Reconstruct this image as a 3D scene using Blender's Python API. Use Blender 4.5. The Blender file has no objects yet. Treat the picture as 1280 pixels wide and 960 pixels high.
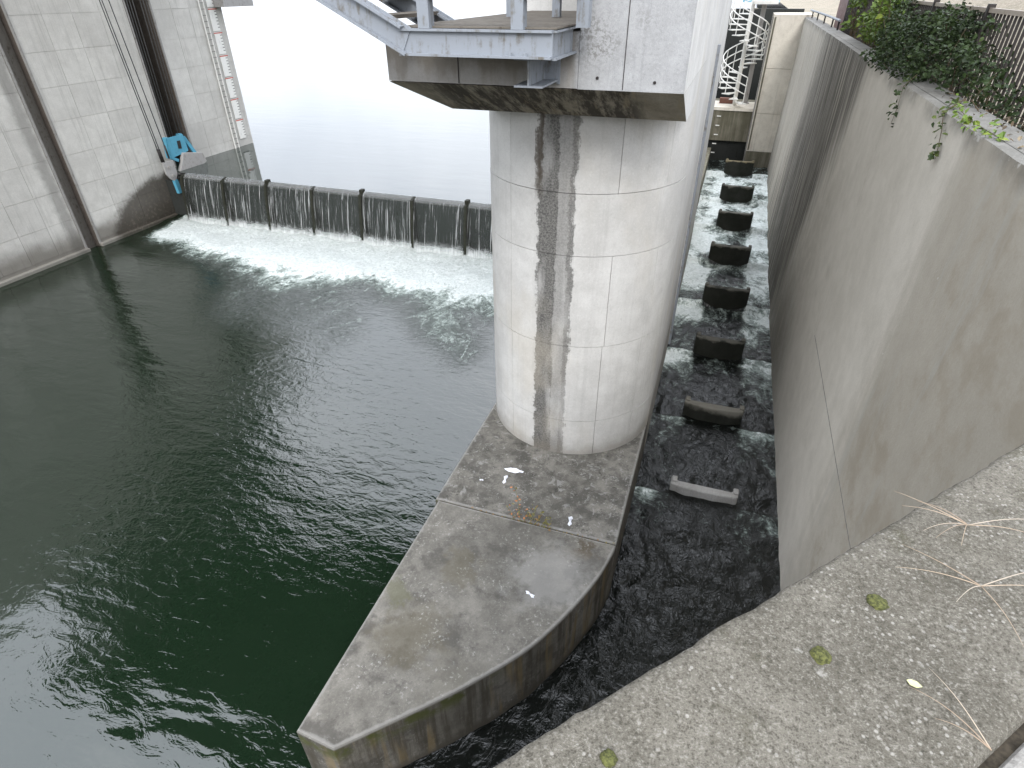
import bpy, bmesh, math, random
from mathutils import Vector, Matrix, noise
random.seed(7)
S = bpy.context.scene
COL = S.collection
R_ = math.radians
# ------------------------------------------------------------------ camera
CZ = 7.3                       # camera height above the lower pool (z = 0)
def make_camera():
    yaw, pitch, roll = R_(19.18), R_(34.145), R_(-0.34)
    f = Vector((-math.sin(yaw)*math.cos(pitch), math.cos(yaw)*math.cos(pitch), -math.sin(pitch)))
    r0 = Vector((math.cos(yaw), math.sin(yaw), 0)); u0 = r0.cross(f)
    r = math.cos(roll)*r0 + math.sin(roll)*u0
    u = -math.sin(roll)*r0 + math.cos(roll)*u0
    cd = bpy.data.cameras.new('camera'); cd.sensor_width = 36; cd.lens = 733.8/1280*36
    cd.clip_start = 0.05; cd.clip_end = 3000
    co = bpy.data.objects.new('camera', cd); COL.objects.link(co)
    m = Matrix((r, u, -f)).transposed().to_4x4(); m.translation = (0, 0, CZ)
    co.matrix_world = m; S.camera = co
make_camera()
# ------------------------------------------------------------------ sky, sun, exposure
SUN_EL, SUN_AZ = 38, 164       # azimuth from +Y towards +X; hazy sun behind and right of the camera
W = bpy.data.worlds.new('World'); S.world = W; W.use_nodes = True
nt = W.node_tree; nt.nodes.clear()
sky = nt.nodes.new('ShaderNodeTexSky'); sky.sky_type = 'NISHITA'; sky.sun_disc = False
sky.sun_elevation = R_(SUN_EL); sky.sun_rotation = R_(SUN_AZ); sky.dust_density = 4; sky.air_density = 1.2
tc = nt.nodes.new('ShaderNodeTexCoord')
nz = nt.nodes.new('ShaderNodeTexNoise'); nz.inputs['Scale'].default_value = 2.2; nz.inputs['Detail'].default_value = 5
nt.links.new(tc.outputs['Generated'], nz.inputs['Vector'])
cr = nt.nodes.new('ShaderNodeValToRGB')
cr.color_ramp.elements[0].position = .3; cr.color_ramp.elements[0].color = (15, 16.2, 18.5, 1)
cr.color_ramp.elements[1].position = .72; cr.color_ramp.elements[1].color = (25, 25.6, 27, 1)
nt.links.new(nz.outputs['Fac'], cr.inputs['Fac'])
mx = nt.nodes.new('ShaderNodeMix'); mx.data_type = 'RGBA'; mx.inputs[0].default_value = .8
sx_ = nt.nodes.new('ShaderNodeSeparateXYZ'); nt.links.new(tc.outputs['Generated'], sx_.inputs[0])
mr = nt.nodes.new('ShaderNodeMapRange'); nt.links.new(sx_.outputs[2], mr.inputs[0]); mr.inputs[3].default_value = .70; mr.inputs[4].default_value = 1.75
vm = nt.nodes.new('ShaderNodeVectorMath'); vm.operation = 'SCALE'; nt.links.new(cr.outputs['Color'], vm.inputs[0]); nt.links.new(mr.outputs[0], vm.inputs['Scale'])
nt.links.new(sky.outputs['Color'], mx.inputs[6]); nt.links.new(vm.outputs[0], mx.inputs[7])
bg = nt.nodes.new('ShaderNodeBackground'); bg.inputs['Strength'].default_value = .10
out = nt.nodes.new('ShaderNodeOutputWorld')
nt.links.new(mx.outputs[2], bg.inputs['Color']); nt.links.new(bg.outputs[0], out.inputs['Surface'])
sd = bpy.data.lights.new('sun', 'SUN'); sd.energy = 1.5; sd.angle = R_(20); sd.color = (1, .975, .94)
so = bpy.data.objects.new('sun', sd); COL.objects.link(so)
a, e = R_(SUN_AZ), R_(SUN_EL)
so.rotation_euler = Vector((math.sin(a)*math.cos(e), math.cos(a)*math.cos(e), math.sin(e))).to_track_quat('Z', 'Y').to_euler()
V = S.view_settings; V.view_transform = 'Standard'; V.look = 'None'; V.gamma = 1; V.exposure = 0.45; V.use_curve_mapping = False
S.cycles.use_adaptive_sampling = True; S.cycles.adaptive_threshold = .02
S.cycles.max_bounces = 5; S.cycles.diffuse_bounces = 3; S.cycles.glossy_bounces = 3; S.cycles.transparent_max_bounces = 8
S.cycles.caustics_reflective = False; S.cycles.caustics_refractive = False

# ------------------------------------------------------------------ node helper
class T:
    def __init__(s, name):
        s.m = bpy.data.materials.new(name); s.m.use_nodes = True
        s.t = s.m.node_tree; s.t.nodes.clear()
        s.o = s.t.nodes.new('ShaderNodeOutputMaterial')
        s.p = s.t.nodes.new('ShaderNodeBsdfPrincipled')
        s.t.links.new(s.p.outputs[0], s.o.inputs['Surface'])
        s.g = s.t.nodes.new('ShaderNodeNewGeometry')
        s.pos = s.g.outputs['Position']
    def link(s, a, b):
        if isinstance(a, bpy.types.NodeSocket): s.t.links.new(a, b)
        elif isinstance(a, (tuple, list)) and len(a) == 3 and b.type == 'RGBA': b.default_value = (*a, 1)
        else: b.default_value = a
    def mth(s, op, a, b=0.0, c=None, clamp=False):
        n = s.t.nodes.new('ShaderNodeMath'); n.operation = op; n.use_clamp = clamp
        s.link(a, n.inputs[0]); s.link(b, n.inputs[1])
        if c is not None: s.link(c, n.inputs[2])
        return n.outputs[0]
    def mul(s, a, b): return s.mth('MULTIPLY', a, b)
    def add(s, a, b): return s.mth('ADD', a, b)
    def sub(s, a, b): return s.mth('SUBTRACT', a, b)
    def mx_(s, a, b): return s.mth('MAXIMUM', a, b)
    def map(s, sc=(1, 1, 1), loc=(0, 0, 0), rot=(0, 0, 0), v=None):
        n = s.t.nodes.new('ShaderNodeMapping'); s.link(v or s.pos, n.inputs[0])
        n.inputs['Scale'].default_value = sc; n.inputs['Location'].default_value = loc; n.inputs['Rotation'].default_value = rot
        return n.outputs[0]
    def noise(s, scale, det=4, v=None, rough=.55, dist=0):
        n = s.t.nodes.new('ShaderNodeTexNoise'); s.link(v or s.pos, n.inputs['Vector'])
        n.inputs['Scale'].default_value = scale; n.inputs['Detail'].default_value = det
        n.inputs['Roughness'].default_value = rough; n.inputs['Distortion'].default_value = dist
        return n.outputs['Fac']
    def vor(s, scale, v=None, out='Distance', feat='F1', rnd=1):
        n = s.t.nodes.new('ShaderNodeTexVoronoi'); s.link(v or s.pos, n.inputs['Vector']); n.feature = feat
        n.inputs['Scale'].default_value = scale; n.inputs['Randomness'].default_value = rnd
        return n.outputs[out]
    def ss(s, x, lo, hi, a=0., b=1.):      # smoothstep
        n = s.t.nodes.new('ShaderNodeMapRange'); n.interpolation_type = 'SMOOTHSTEP'
        s.link(x, n.inputs[0]); n.inputs[1].default_value = lo; n.inputs[2].default_value = hi
        n.inputs[3].default_value = a; n.inputs[4].default_value = b
        return n.outputs[0]
    def xyz(s, v=None):
        n = s.t.nodes.new('ShaderNodeSeparateXYZ'); s.link(v or s.pos, n.inputs[0]); return n.outputs
    def mix(s, f, a, b, mode='MIX'):
        n = s.t.nodes.new('ShaderNodeMix'); n.data_type = 'RGBA'; n.blend_type = mode
        s.link(f, n.inputs[0]); s.link(a, n.inputs[6]); s.link(b, n.inputs[7]); return n.outputs[2]
    def attr(s, name):
        n = s.t.nodes.new('ShaderNodeAttribute'); n.attribute_name = name; return n.outputs['Fac']
    def rand(s):
        n = s.t.nodes.new('ShaderNodeObjectInfo'); return n.outputs['Random']
    def bump(s, h, dist=.01, st=1., nrm=None):
        n = s.t.nodes.new('ShaderNodeBump'); s.link(h, n.inputs['Height'])
        n.inputs['Distance'].default_value = dist; n.inputs['Strength'].default_value = st
        if nrm: s.link(nrm, n.inputs['Normal'])
        s.t.links.new(n.outputs[0], s.p.inputs['Normal']); return n.outputs[0]
    def set(s, col=None, rough=.85, metal=0., spec=None, ior=None):
        if col is not None: s.link(col, s.p.inputs['Base Color'])
        s.link(rough, s.p.inputs['Roughness']); s.link(metal, s.p.inputs['Metallic'])
        if spec is not None: s.p.inputs['Specular IOR Level'].default_value = spec
        if ior is not None: s.p.inputs['IOR'].default_value = ior
        return s.m

def concrete(name, light, dark, streak=.35, speck=.25, extra=None, mott=1.0, bumpd=.004, tint=.0):
    t = T(name)
    n1 = t.noise(.55, 3); n2 = t.noise(3.2, 4, rough=.65); n3 = t.noise(38, 3, rough=.7); n4 = t.noise(160, 1)
    base = t.mix(t.mul(t.ss(t.add(t.mul(n1, .5), t.mul(n2, .5)), .36, .64), mott), light, dark)
    sv = t.noise(1., 3, v=t.map((7, 7, .35)), rough=.65)
    sv2 = t.noise(1., 2, v=t.map((26, 26, .9)), rough=.6)
    sm = t.mul(t.ss(t.add(t.mul(sv, .65), t.mul(sv2, .35)), .5, .68), streak)
    base = t.mix(sm, base, tuple(c*.42 for c in dark))
    base = t.mix(t.mul(t.ss(n3, .52, .75), speck), base, tuple(min(1, c*1.5) for c in light))
    base = t.mix(t.mul(t.ss(n3, .47, .28), speck), base, tuple(c*.35 for c in dark))
    base = t.mix(t.mul(t.ss(n4, .4, .7), .18), base, tuple(c*.45 for c in dark))
    if tint: base = t.mix(t.mul(t.rand(), tint), base, tuple(c*.6 for c in dark))
    if extra: base = extra(t, base)
    t.bump(n3, bumpd, .7)
    return t.set(base, t.ss(n2, .2, .8, .75, .95), spec=.3)
def band(t, x, a, b, soft):   # 1 between a and b
    return t.mul(t.ss(x, a-soft, a+soft), t.ss(x, b-soft, b+soft, 1., 0.))

# ------------------------------------------------------------------ mesh helpers
def mesh_obj(name, verts, faces, mat=None, parent=None, smooth=False):
    me = bpy.data.meshes.new(name); me.from_pydata([tuple(v) for v in verts], [], faces); me.update()
    if smooth: me.polygons.foreach_set('use_smooth', [True]*len(me.polygons))
    return link(name, me, mat, parent)
def link(name, me, mat=None, parent=None):
    o = bpy.data.objects.new(name, me); COL.objects.link(o)
    if mat and not me.materials: me.materials.append(mat)
    if parent: o.parent = parent
    return o
def thing(name, label, cat, group=None, loc=(0, 0, 0)):
    o = bpy.data.objects.new(name, None); COL.objects.link(o); o.location = loc; o.empty_display_size = .2
    return tag(o, label, cat, group)
def tag(o, label, cat, group=None, kind=None):
    o['label'] = label; o['category'] = cat
    if group: o['group'] = group
    if kind: o['kind'] = kind
    return o
def struct(o, label=None):
    o['kind'] = 'structure'
    if label: o['label'] = label
    return o
class MB:
    def __init__(s): s.v = []; s.f = []
    def box(s, x0, x1, y0, y1, z0, z1):
        b = len(s.v)
        s.v += [(x0, y0, z0), (x1, y0, z0), (x1, y1, z0), (x0, y1, z0), (x0, y0, z1), (x1, y0, z1), (x1, y1, z1), (x0, y1, z1)]
        s.f += [tuple(b+i for i in q) for q in ((0, 3, 2, 1), (4, 5, 6, 7), (0, 1, 5, 4), (1, 2, 6, 5), (2, 3, 7, 6), (3, 0, 4, 7))]
        return s
    def prism(s, pts, lo, hi, axis='z'):      # polygon (2D, ccw) extruded
        n = len(pts); b = len(s.v)
        def P(p, h): return {'z': (p[0], p[1], h), 'y': (p[0], h, p[1]), 'x': (h, p[0], p[1])}[axis]
        s.v += [P(p, lo) for p in pts] + [P(p, hi) for p in pts]
        s.f += [tuple(b+i for i in reversed(range(n))), tuple(b+n+i for i in range(n))]
        for i in range(n):
            j = (i+1) % n; s.f.append((b+i, b+j, b+n+j, b+n+i))
        return s
    def bar(s, p, q, w, h=None, up=(0, 0, 1)):
        h = h or w; p = Vector(p); q = Vector(q); d = (q-p).normalized(); up = Vector(up)
        if abs(d.dot(up)) > .98: up = Vector((0, 1, 0))
        r = d.cross(up).normalized()*w/2; u = r.cross(d).normalized()*h/2
        b = len(s.v)
        for c in (p, q): s.v += [tuple(c-r-u), tuple(c+r-u), tuple(c+r+u), tuple(c-r+u)]
        s.f += [tuple(b+i for i in k) for k in ((3, 2, 1, 0), (4, 5, 6, 7), (0, 1, 5, 4), (1, 2, 6, 5), (2, 3, 7, 6), (3, 0, 4, 7))]
        return s
    def tube(s, pts, r, n=8, r2=None):
        pts = [Vector(p) for p in pts]; b = len(s.v); m = len(pts)
        for i, p in enumerate(pts):
            d = (pts[min(i+1, m-1)]-pts[max(i-1, 0)]).normalized()
            up = Vector((0, 0, 1)) if abs(d.z) < .95 else Vector((0, 1, 0))
            x = d.cross(up).normalized(); y = x.cross(d)
            rr = r if r2 is None else r+(r2-r)*i/max(1, m-1)
            for k in range(n):
                a = 2*math.pi*k/n; s.v.append(tuple(p+x*rr*math.cos(a)+y*rr*math.sin(a)))
        for i in range(m-1):
            for k in range(n):
                l = (k+1) % n; s.f.append((b+i*n+k, b+i*n+l, b+(i+1)*n+l, b+(i+1)*n+k))
        s.f += [tuple(b+k for k in reversed(range(n))), tuple(b+(m-1)*n+k for k in range(n))]
        return s
    def build(s, name, mat, parent=None, smooth=False, bev=0):
        o = mesh_obj(name, s.v, s.f, mat, parent, smooth)
        if True:
            bm = bmesh.new(); bm.from_mesh(o.data); bmesh.ops.recalc_face_normals(bm, faces=bm.faces); bm.to_mesh(o.data); bm.free()
        if bev:
            md = o.modifiers.new('bevel', 'BEVEL'); md.width = bev; md.segments = 2; md.limit_method = 'ANGLE'
        return o
def sm(a, b, x):
    t = max(0., min(1., (x-a)/(b-a))); return t*t*(3-2*t)
def grid(name, xs, ys, zf, mat, attrs=None, parent=None):
    nx, ny = len(xs), len(ys); vs = []; fs = []
    for y in ys:
        for x in xs: vs.append((x, y, zf(x, y)))
    for j in range(ny-1):
        for i in range(nx-1): fs.append((j*nx+i, j*nx+i+1, (j+1)*nx+i+1, (j+1)*nx+i))
    o = mesh_obj(name, vs, fs, mat, parent, True)
    for k, fn in (attrs or {}).items():
        at = o.data.attributes.new(k, 'FLOAT', 'POINT'); at.data.foreach_set('value', [fn(v[0], v[1]) for v in vs])
    return o
def lin(a, b, step):
    n = max(1, int(round((b-a)/step))); return [a+(b-a)*i/n for i in range(n+1)]

# ------------------------------------------------------------------ materials
C_L, C_D = (.47, .455, .425), (.36, .35, .325)
def ex_abut(t, base):
    x, y, z = t.xyz()
    w = t.noise(1.1, 5)
    zz = t.add(z, t.mul(t.sub(w, .5), .7))
    base = t.mix(t.mul(t.ss(zz, .95, .35), .75), base, (.10, .088, .068))
    d = t.add(t.mth('POWER', t.mth('DIVIDE', t.sub(y, 17.2), 3.2), 2.), t.mth('POWER', t.mth('DIVIDE', t.add(z, .35), 2.1), 2.))
    d = t.add(d, t.mul(t.sub(t.noise(2.2, 6, rough=.7), .5), .45))
    base = t.mix(t.mul(t.ss(d, 1.0, .72), .9), base, (.055, .047, .037))
    base = t.mix(t.mul(t.mul(t.ss(d, .95, .5), t.ss(t.noise(9, 4), .5, .7)), .5), base, (.16, .14, .11))
    g = t.add(y, t.mul(t.sub(t.noise(3, 5), .5), .35))
    base = t.mix(t.mul(band(t, g, 12.72, 13.1, .12), .5), base, (.09, .085, .075))
    up = t.ss(z, 1.72, 1.58)
    return base
M_abut = concrete('concrete_abutment', (.63, .615, .575), (.52, .505, .47), .30, .18, ex_abut, tint=.25)
def ex_pier(t, base):
    x, y, z = t.xyz()
    w = t.sub(t.noise(2.4, 6, rough=.7), .5)
    w2 = t.sub(t.noise(1., 4, v=t.map((14, 14, .5)), rough=.7), .5)
    w3 = t.sub(t.noise(16, 4, rough=.75), .5)
    xx = t.add(x, t.add(t.mul(w, .22), t.add(t.mul(w2, .12), t.mul(w3, .10))))
    front = t.ss(y, 8.2, 7.8)
    below = t.ss(z, 6.3, 6.1)
    top = t.ss(z, 5.1, 6.1)      # stain narrows towards the cap
    c1 = t.mul(t.ss(xx, -2.12, -2.09), t.ss(xx, -1.86, -1.80, 1., 0.))
    c2 = t.mul(t.ss(xx, -1.72, -1.68), t.ss(xx, -1.63, -1.60, 1., 0.))
    c3 = t.mul(t.ss(xx, -1.90, -1.86), t.ss(xx, -1.63, -1.60, 1., 0.))
    m = t.mx_(t.mul(c1, .92), t.mx_(t.mul(c2, .8), t.mul(c3, .58)))
    m = t.mul(t.mul(m, t.ss(t.noise(1.4, 4, v=t.map((2.5, 2.5, .7), (1, 4, 2))), .30, .52, .55, 1.)), t.mul(front, below))
    gr = t.ss(t.noise(45, 3, rough=.7), .35, .65)
    base = t.mix(m, base, t.mix(gr, (.04, .039, .036), (.155, .15, .14)))
    edge = t.mul(band(t, xx, -2.14, -2.06, .02), t.mul(front, t.ss(z, 5.0, 5.4)))
    base = t.mix(t.mul(edge, .8), base, (.05, .036, .022))
    ba = t.mul(t.ss(t.add(z, t.mul(w, .5)), 1.4, 1.05), .55)
    base = t.mix(ba, base, (.17, .15, .12))
    warm = t.mul(t.ss(t.noise(.9, 4, v=t.map((1, 1, .5), (5, 2, 1))), .5, .68), .28)
    base = t.mix(warm, base, (.50, .45, .36))
    return base
M_pier = concrete('concrete_pier', (.60, .595, .575), (.475, .468, .45), .16, .16, ex_pier, tint=.2)
def ex_cap(t, base):
    x, y, z = t.xyz()
    w = t.noise(5, 6, rough=.75)
    sp = t.ss(t.noise(30, 4, rough=.75), .44, .6)
    zz = t.add(z, t.mul(t.sub(w, .5), .35))
    rightb = t.ss(x, -1.5, -1.4)
    b1 = t.mul(t.mul(band(t, zz, 6.72, 7.15, .1), sp), t.ss(t.noise(1.3, 3), .4, .6))
    base = t.mix(t.mul(t.mul(b1, rightb), .8), base, (.13, .125, .115))
    left = t.ss(x, -1.4, -1.5)
    ld = t.mul(left, t.ss(t.add(zz, t.mul(t.sub(t.noise(1., 4, v=t.map((9, 9, .7))), .5), .5)), 6.5, 6.75))
    base = t.mix(t.mul(ld, .8), base, (.12, .105, .085))
    base = t.mix(t.mul(left, .45), base, (.24, .215, .18))
    return base
M_cap = concrete('concrete_cap', (.375, .38, .385), (.29, .293, .295), .2, .2, ex_cap)
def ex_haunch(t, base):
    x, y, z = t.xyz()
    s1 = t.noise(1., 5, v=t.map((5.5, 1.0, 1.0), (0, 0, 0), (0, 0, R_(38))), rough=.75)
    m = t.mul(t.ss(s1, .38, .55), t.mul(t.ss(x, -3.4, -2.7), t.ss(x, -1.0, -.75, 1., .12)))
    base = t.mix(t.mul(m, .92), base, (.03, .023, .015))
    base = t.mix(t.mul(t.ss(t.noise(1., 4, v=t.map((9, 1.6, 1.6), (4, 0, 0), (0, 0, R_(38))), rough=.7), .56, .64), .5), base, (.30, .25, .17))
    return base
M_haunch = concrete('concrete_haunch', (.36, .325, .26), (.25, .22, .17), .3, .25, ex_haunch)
def ex_apron(t, base):
    x, y, z = t.xyz()
    n = t.noise(1.7, 6, rough=.7); n2 = t.noise(5, 5, rough=.7)
    far = t.ss(y, 5.46, 5.5)
    base = t.mix(t.mul(t.ss(n, .48, .60), .8), base, (.068, .064, .056))
    base = t.mix(t.mul(t.mul(far, t.ss(n2, .46, .6)), .7), base, (.065, .062, .053))
    def spot(cx, cy, r, col, k, b):
        d = t.add(t.mth('SQRT', t.add(t.mth('POWER', t.sub(x, cx), 2.), t.mth('POWER', t.sub(y, cy), 2.))), t.mul(t.sub(n2, .5), 1.0))
        return t.mix(t.mul(t.ss(d, r, r*.35), k), b, col)
    base = spot(-2.28, 4.45, .33, (.095, .085, .06), .6, base)
    base = spot(-2.45, 3.40, .55, (.095, .084, .058), .6, base)
    base = spot(-1.75, 3.0, .5, (.14, .13, .107), .5, base)
    base = spot(-2.85, 3.85, .22, (.10, .10, .06), .6, base)
    base = spot(-.85, 5.25, .2, (.07, .055, .035), .8, base)
    base = spot(-1.1, 4.7, .7, (.27, .265, .25), .5, base)
    # worn, paler arris along the slab edges
    e = t.attr('edge')
    base = t.mix(t.mul(t.mul(t.ss(t.add(e, t.mul(t.sub(n2, .5), 1.3)), .35, .85), t.ss(z, 1.0, 1.04)), .6), base, (.25, .243, .225))
    lic = t.mul(t.mul(t.ss(t.noise(26, 4, rough=.7), .56, .66), t.ss(t.noise(1.9, 4), .44, .6)), .6)
    base = t.mix(lic, base, (.33, .325, .30))
    dk = t.mul(t.ss(t.noise(11, 5, rough=.75), .58, .68), t.mul(far, .75))
    base = t.mix(dk, base, (.032, .03, .026))
    base = t.mix(t.mul(t.mul(far, t.ss(t.noise(7, 5, rough=.7, dist=1.), .57, .63)), .55), base, (.27, .265, .25))
    side = t.ss(z, 1.035, 1.0)
    sv = t.noise(1., 5, v=t.map((9, 9, .6)), rough=.7)
    base = t.mix(t.mul(side, t.ss(sv, .42, .64, .08, .80)), base, (.05, .043, .03))
    base = t.mix(t.mul(side, t.mul(t.ss(t.noise(1., 4, v=t.map((6, 6, .5), (3, 1, 0))), .52, .66), .6)), base, (.20, .15, .075))
    moss = t.mul(t.mul(side, t.ss(z, .7, .95)), t.ss(t.noise(4, 5), .46, .62))
    base = t.mix(t.mul(moss, t.ss(x, -1.2, -1.6, 0., .9)), base, (.06, .068, .016))
    base = t.mix(t.mul(side, t.ss(t.add(z, t.mul(t.sub(n2, .5), .3)), .25, .05)), base, (.07, .062, .048))
    return base
M_apron = concrete('concrete_apron', (.195, .183, .16), (.11, .104, .09), .0, .3, ex_apron)
def ex_right(t, base):
    x, y, z = t.xyz()
    wob = t.sub(t.noise(.8, 4, rough=.6), .5)
    yw = t.add(y, t.mul(wob, .25))
    cmb = t.t.nodes.new('ShaderNodeCombineXYZ'); t.link(yw, cmb.inputs[1]); t.link(z, cmb.inputs[2])
    pv = cmb.outputs[0]
    sv = t.sub(t.noise(1., 5, v=t.map((1, 2.6, .12), v=pv), rough=.7), .5)
    sv2 = t.noise(1., 5, v=t.map((1, 7, .22), v=pv), rough=.72)
    blot = t.noise(1.3, 6, rough=.7)
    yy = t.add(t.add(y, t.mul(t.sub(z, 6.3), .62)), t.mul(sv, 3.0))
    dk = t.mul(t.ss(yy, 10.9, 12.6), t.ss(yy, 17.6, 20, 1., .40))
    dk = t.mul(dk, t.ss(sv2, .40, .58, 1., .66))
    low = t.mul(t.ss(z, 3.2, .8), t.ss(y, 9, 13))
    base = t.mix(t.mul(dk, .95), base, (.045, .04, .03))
    base = t.mix(t.mul(low, .6), base, (.06, .054, .04))
    ls = t.mul(t.mul(t.ss(sv2, .55, .62), t.ss(yw, 11.5, 13.5)), .6)
    base = t.mix(ls, base, (.36, .335, .27))
    near = t.mul(t.ss(t.add(y, t.add(t.mul(sv, 1.5), t.mul(t.sub(blot, .5), .7))), 6.6, 5.9), t.ss(z, 1.2, 3.5, .45, 1.))
    base = t.mix(t.mul(near, .62), base, (.27, .243, .195))
    warm = t.mul(t.mul(t.ss(blot, .45, .62), t.ss(y, 6.4, 5.4)), .5)
    base = t.mix(warm, base, (.27, .23, .17))
    ns = t.mul(t.mul(t.ss(t.noise(1., 5, v=t.map((1, 3.4, .3), (0, 3, 0), v=pv), rough=.7), .53, .66), t.ss(y, 6.9, 6.0)), .45)
    base = t.mix(ns, base, (.36, .35, .315))
    cl = t.mul(band(t, y, 6.4, 11.2, .8), .35)
    base = t.mix(cl, base, (.62, .59, .53))
    base = t.mix(t.mul(t.ss(blot, .52, .7), .16), base, (.26, .24, .20))
    base = t.mix(t.mul(t.ss(t.vor(2.6), .035, .02), .8), base, (.55, .53, .5))
    wh = t.mul(band(t, t.add(y, t.mul(sv, .8)), 20.2, 25., .8), t.ss(sv2, .42, .58))
    base = t.mix(t.mul(wh, .6), base, (.46, .42, .35))
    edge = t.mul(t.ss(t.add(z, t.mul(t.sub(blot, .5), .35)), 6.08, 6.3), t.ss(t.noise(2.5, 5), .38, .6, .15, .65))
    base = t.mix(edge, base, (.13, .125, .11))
    chip = t.mul(t.ss(z, 6.2, 6.27), t.ss(t.noise(6, 4, rough=.7), .57, .64))
    base = t.mix(t.mul(chip, .7), base, (.50, .49, .46))
    return base
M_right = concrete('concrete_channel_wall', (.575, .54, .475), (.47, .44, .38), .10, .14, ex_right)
def ex_cop(t, base):
    n = t.noise(2.2, 6, rough=.7)
    base = t.mix(t.mul(t.ss(n, .45, .65), .35), base, (.20, .185, .14))
    lich = t.ss(t.noise(17, 4, rough=.6), .62, .70)
    base = t.mix(t.mul(lich, .7), base, (.50, .495, .46))
    gv = t.vor(260, out='Color')
    base = t.mix(.33, base, t.mix(t.ss(gv, .2, .8), (.08, .075, .065), (.48, .46, .42)))
    return base
def coping_mat():
    t = T('concrete_coping')
    n1 = t.noise(1.6, 6, rough=.7); n2 = t.noise(9, 5, rough=.7)
    base = t.mix(t.ss(t.add(t.mul(n1, .6), t.mul(n2, .4)), .38, .62), (.165, .152, .126), (.098, .090, .072))
    g = t.noise(125, 4, rough=.75); g2 = t.noise(280, 2, rough=.7)
    gg_ = t.add(t.mul(g, .65), t.mul(g2, .35))
    base = t.mix(t.ss(gg_, .51, .62, 0., .75), base, (.25, .236, .205))
    base = t.mix(t.ss(gg_, .485, .39, 0., .75), base, (.05, .046, .036))
    sp = t.vor(75, v=t.map((1, 1, 1), (7, 3, 0)))
    sc = t.ss(t.noise(12, 3), .45, .6)
    base = t.mix(t.mul(t.ss(sp, .30, .16), t.mul(sc, .6)), base, (.38, .365, .33))
    lich = t.ss(t.noise(15, 5, rough=.72), .62, .70)
    base = t.mix(t.mul(lich, .6), base, (.33, .32, .29))
    gm = t.mul(t.ss(t.noise(4.5, 5, rough=.7), .56, .72), .5)
    base = t.mix(gm, base, (.085, .082, .045))
    t.bump(t.add(t.mul(g, .8), t.mul(g2, .5)), .007, 1.)
    return t.set(base, .95, spec=.2)
M_coping = coping_mat()
M_coptop = concrete('concrete_coping_top', (.21, .205, .19), (.14, .136, .122), .0, .35)
M_far = concrete('concrete_far_wall', (.74, .69, .60), (.60, .55, .47), .3, .15)
def ex_cross(t, base):
    return t.mix(t.ss(t.noise(1., 4, v=t.map((8, 8, .6))), .35, .6, .2, .75), base, (.085, .08, .05))
M_cross = concrete('concrete_cross_wall', (.26, .24, .19), (.17, .155, .12), .4, .2, ex_cross)
def ex_baf(t, base):
    x, y, z = t.xyz()
    return t.mix(t.ss(t.noise(6, 4), .3, .6, .15, .6), base, (.06, .06, .035))
M_baf = concrete('concrete_baffle_wet', (.11, .105, .085), (.06, .06, .045), .2, .2, ex_baf)
M_bafdry = concrete('concrete_baffle_dry', (.36, .35, .33), (.25, .24, .22), .2, .25)
M_stone = concrete('concrete_deck', (.13, .13, .125), (.09, .09, .085), .3, .1)

def paint(name, col, rust=.2, rough=.5, dirt=(.10, .085, .06)):
    t = T(name)
    n = t.noise(7, 5, rough=.7); s = t.noise(1., 4, v=t.map((22, 22, 2.0)), rough=.7)
    c = t.mix(t.mul(t.ss(t.add(t.mul(n, .5), t.mul(s, .5)), .5, .66), rust), col, dirt)
    t.bump(n, .002, .5)
    return t.set(c, t.ss(n, .3, .7, rough-.1, rough+.2), spec=.4)
M_steel = paint('steel_grey_paint', (.225, .245, .272), .85, .5)
M_white = paint('steel_white_paint', (.78, .77, .73), .2, .4)
M_plate = paint('steel_plate_weathered', (.33, .32, .31), .5, .6)
M_blue = paint('steel_blue_paint', (.085, .30, .42), .35, .5, (.05, .12, .15))
M_ltblue = paint('panel_light_blue', (.28, .55, .70), .15, .5)
M_brown = paint('panel_brown', (.12, .065, .06), .4, .6)
M_dark = paint('metal_dark_brown', (.018, .014, .013), .2, .5, (.05, .04, .03))
M_rust = paint('steel_rusty_groove', (.17, .155, .135), .7, .7, (.045, .03, .02))
M_recess = paint('groove_recess', (.085, .07, .058), .6, .8, (.03, .022, .016))
M_guide = paint('guide_rail_steel', (.27, .26, .245), .6, .6, (.07, .055, .04))
M_cable = paint('cable_steel', (.05, .05, .05), .3, .4)
M_deckplate = paint('platform_plate_dirty', (.13, .115, .095), .7, .8, (.035, .028, .02))
M_gate = paint('gate_leaf_dark', (.034, .036, .034), .6, .5, (.016, .017, .010))
M_gate.node_tree.nodes['Principled BSDF'].inputs['Specular IOR Level'].default_value = .12
M_algae = paint('crest_algae', (.014, .015, .008), .4, .7, (.007, .0075, .004))
M_redbrown = paint('mud_red', (.17, .08, .06), .3, .8)

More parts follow.
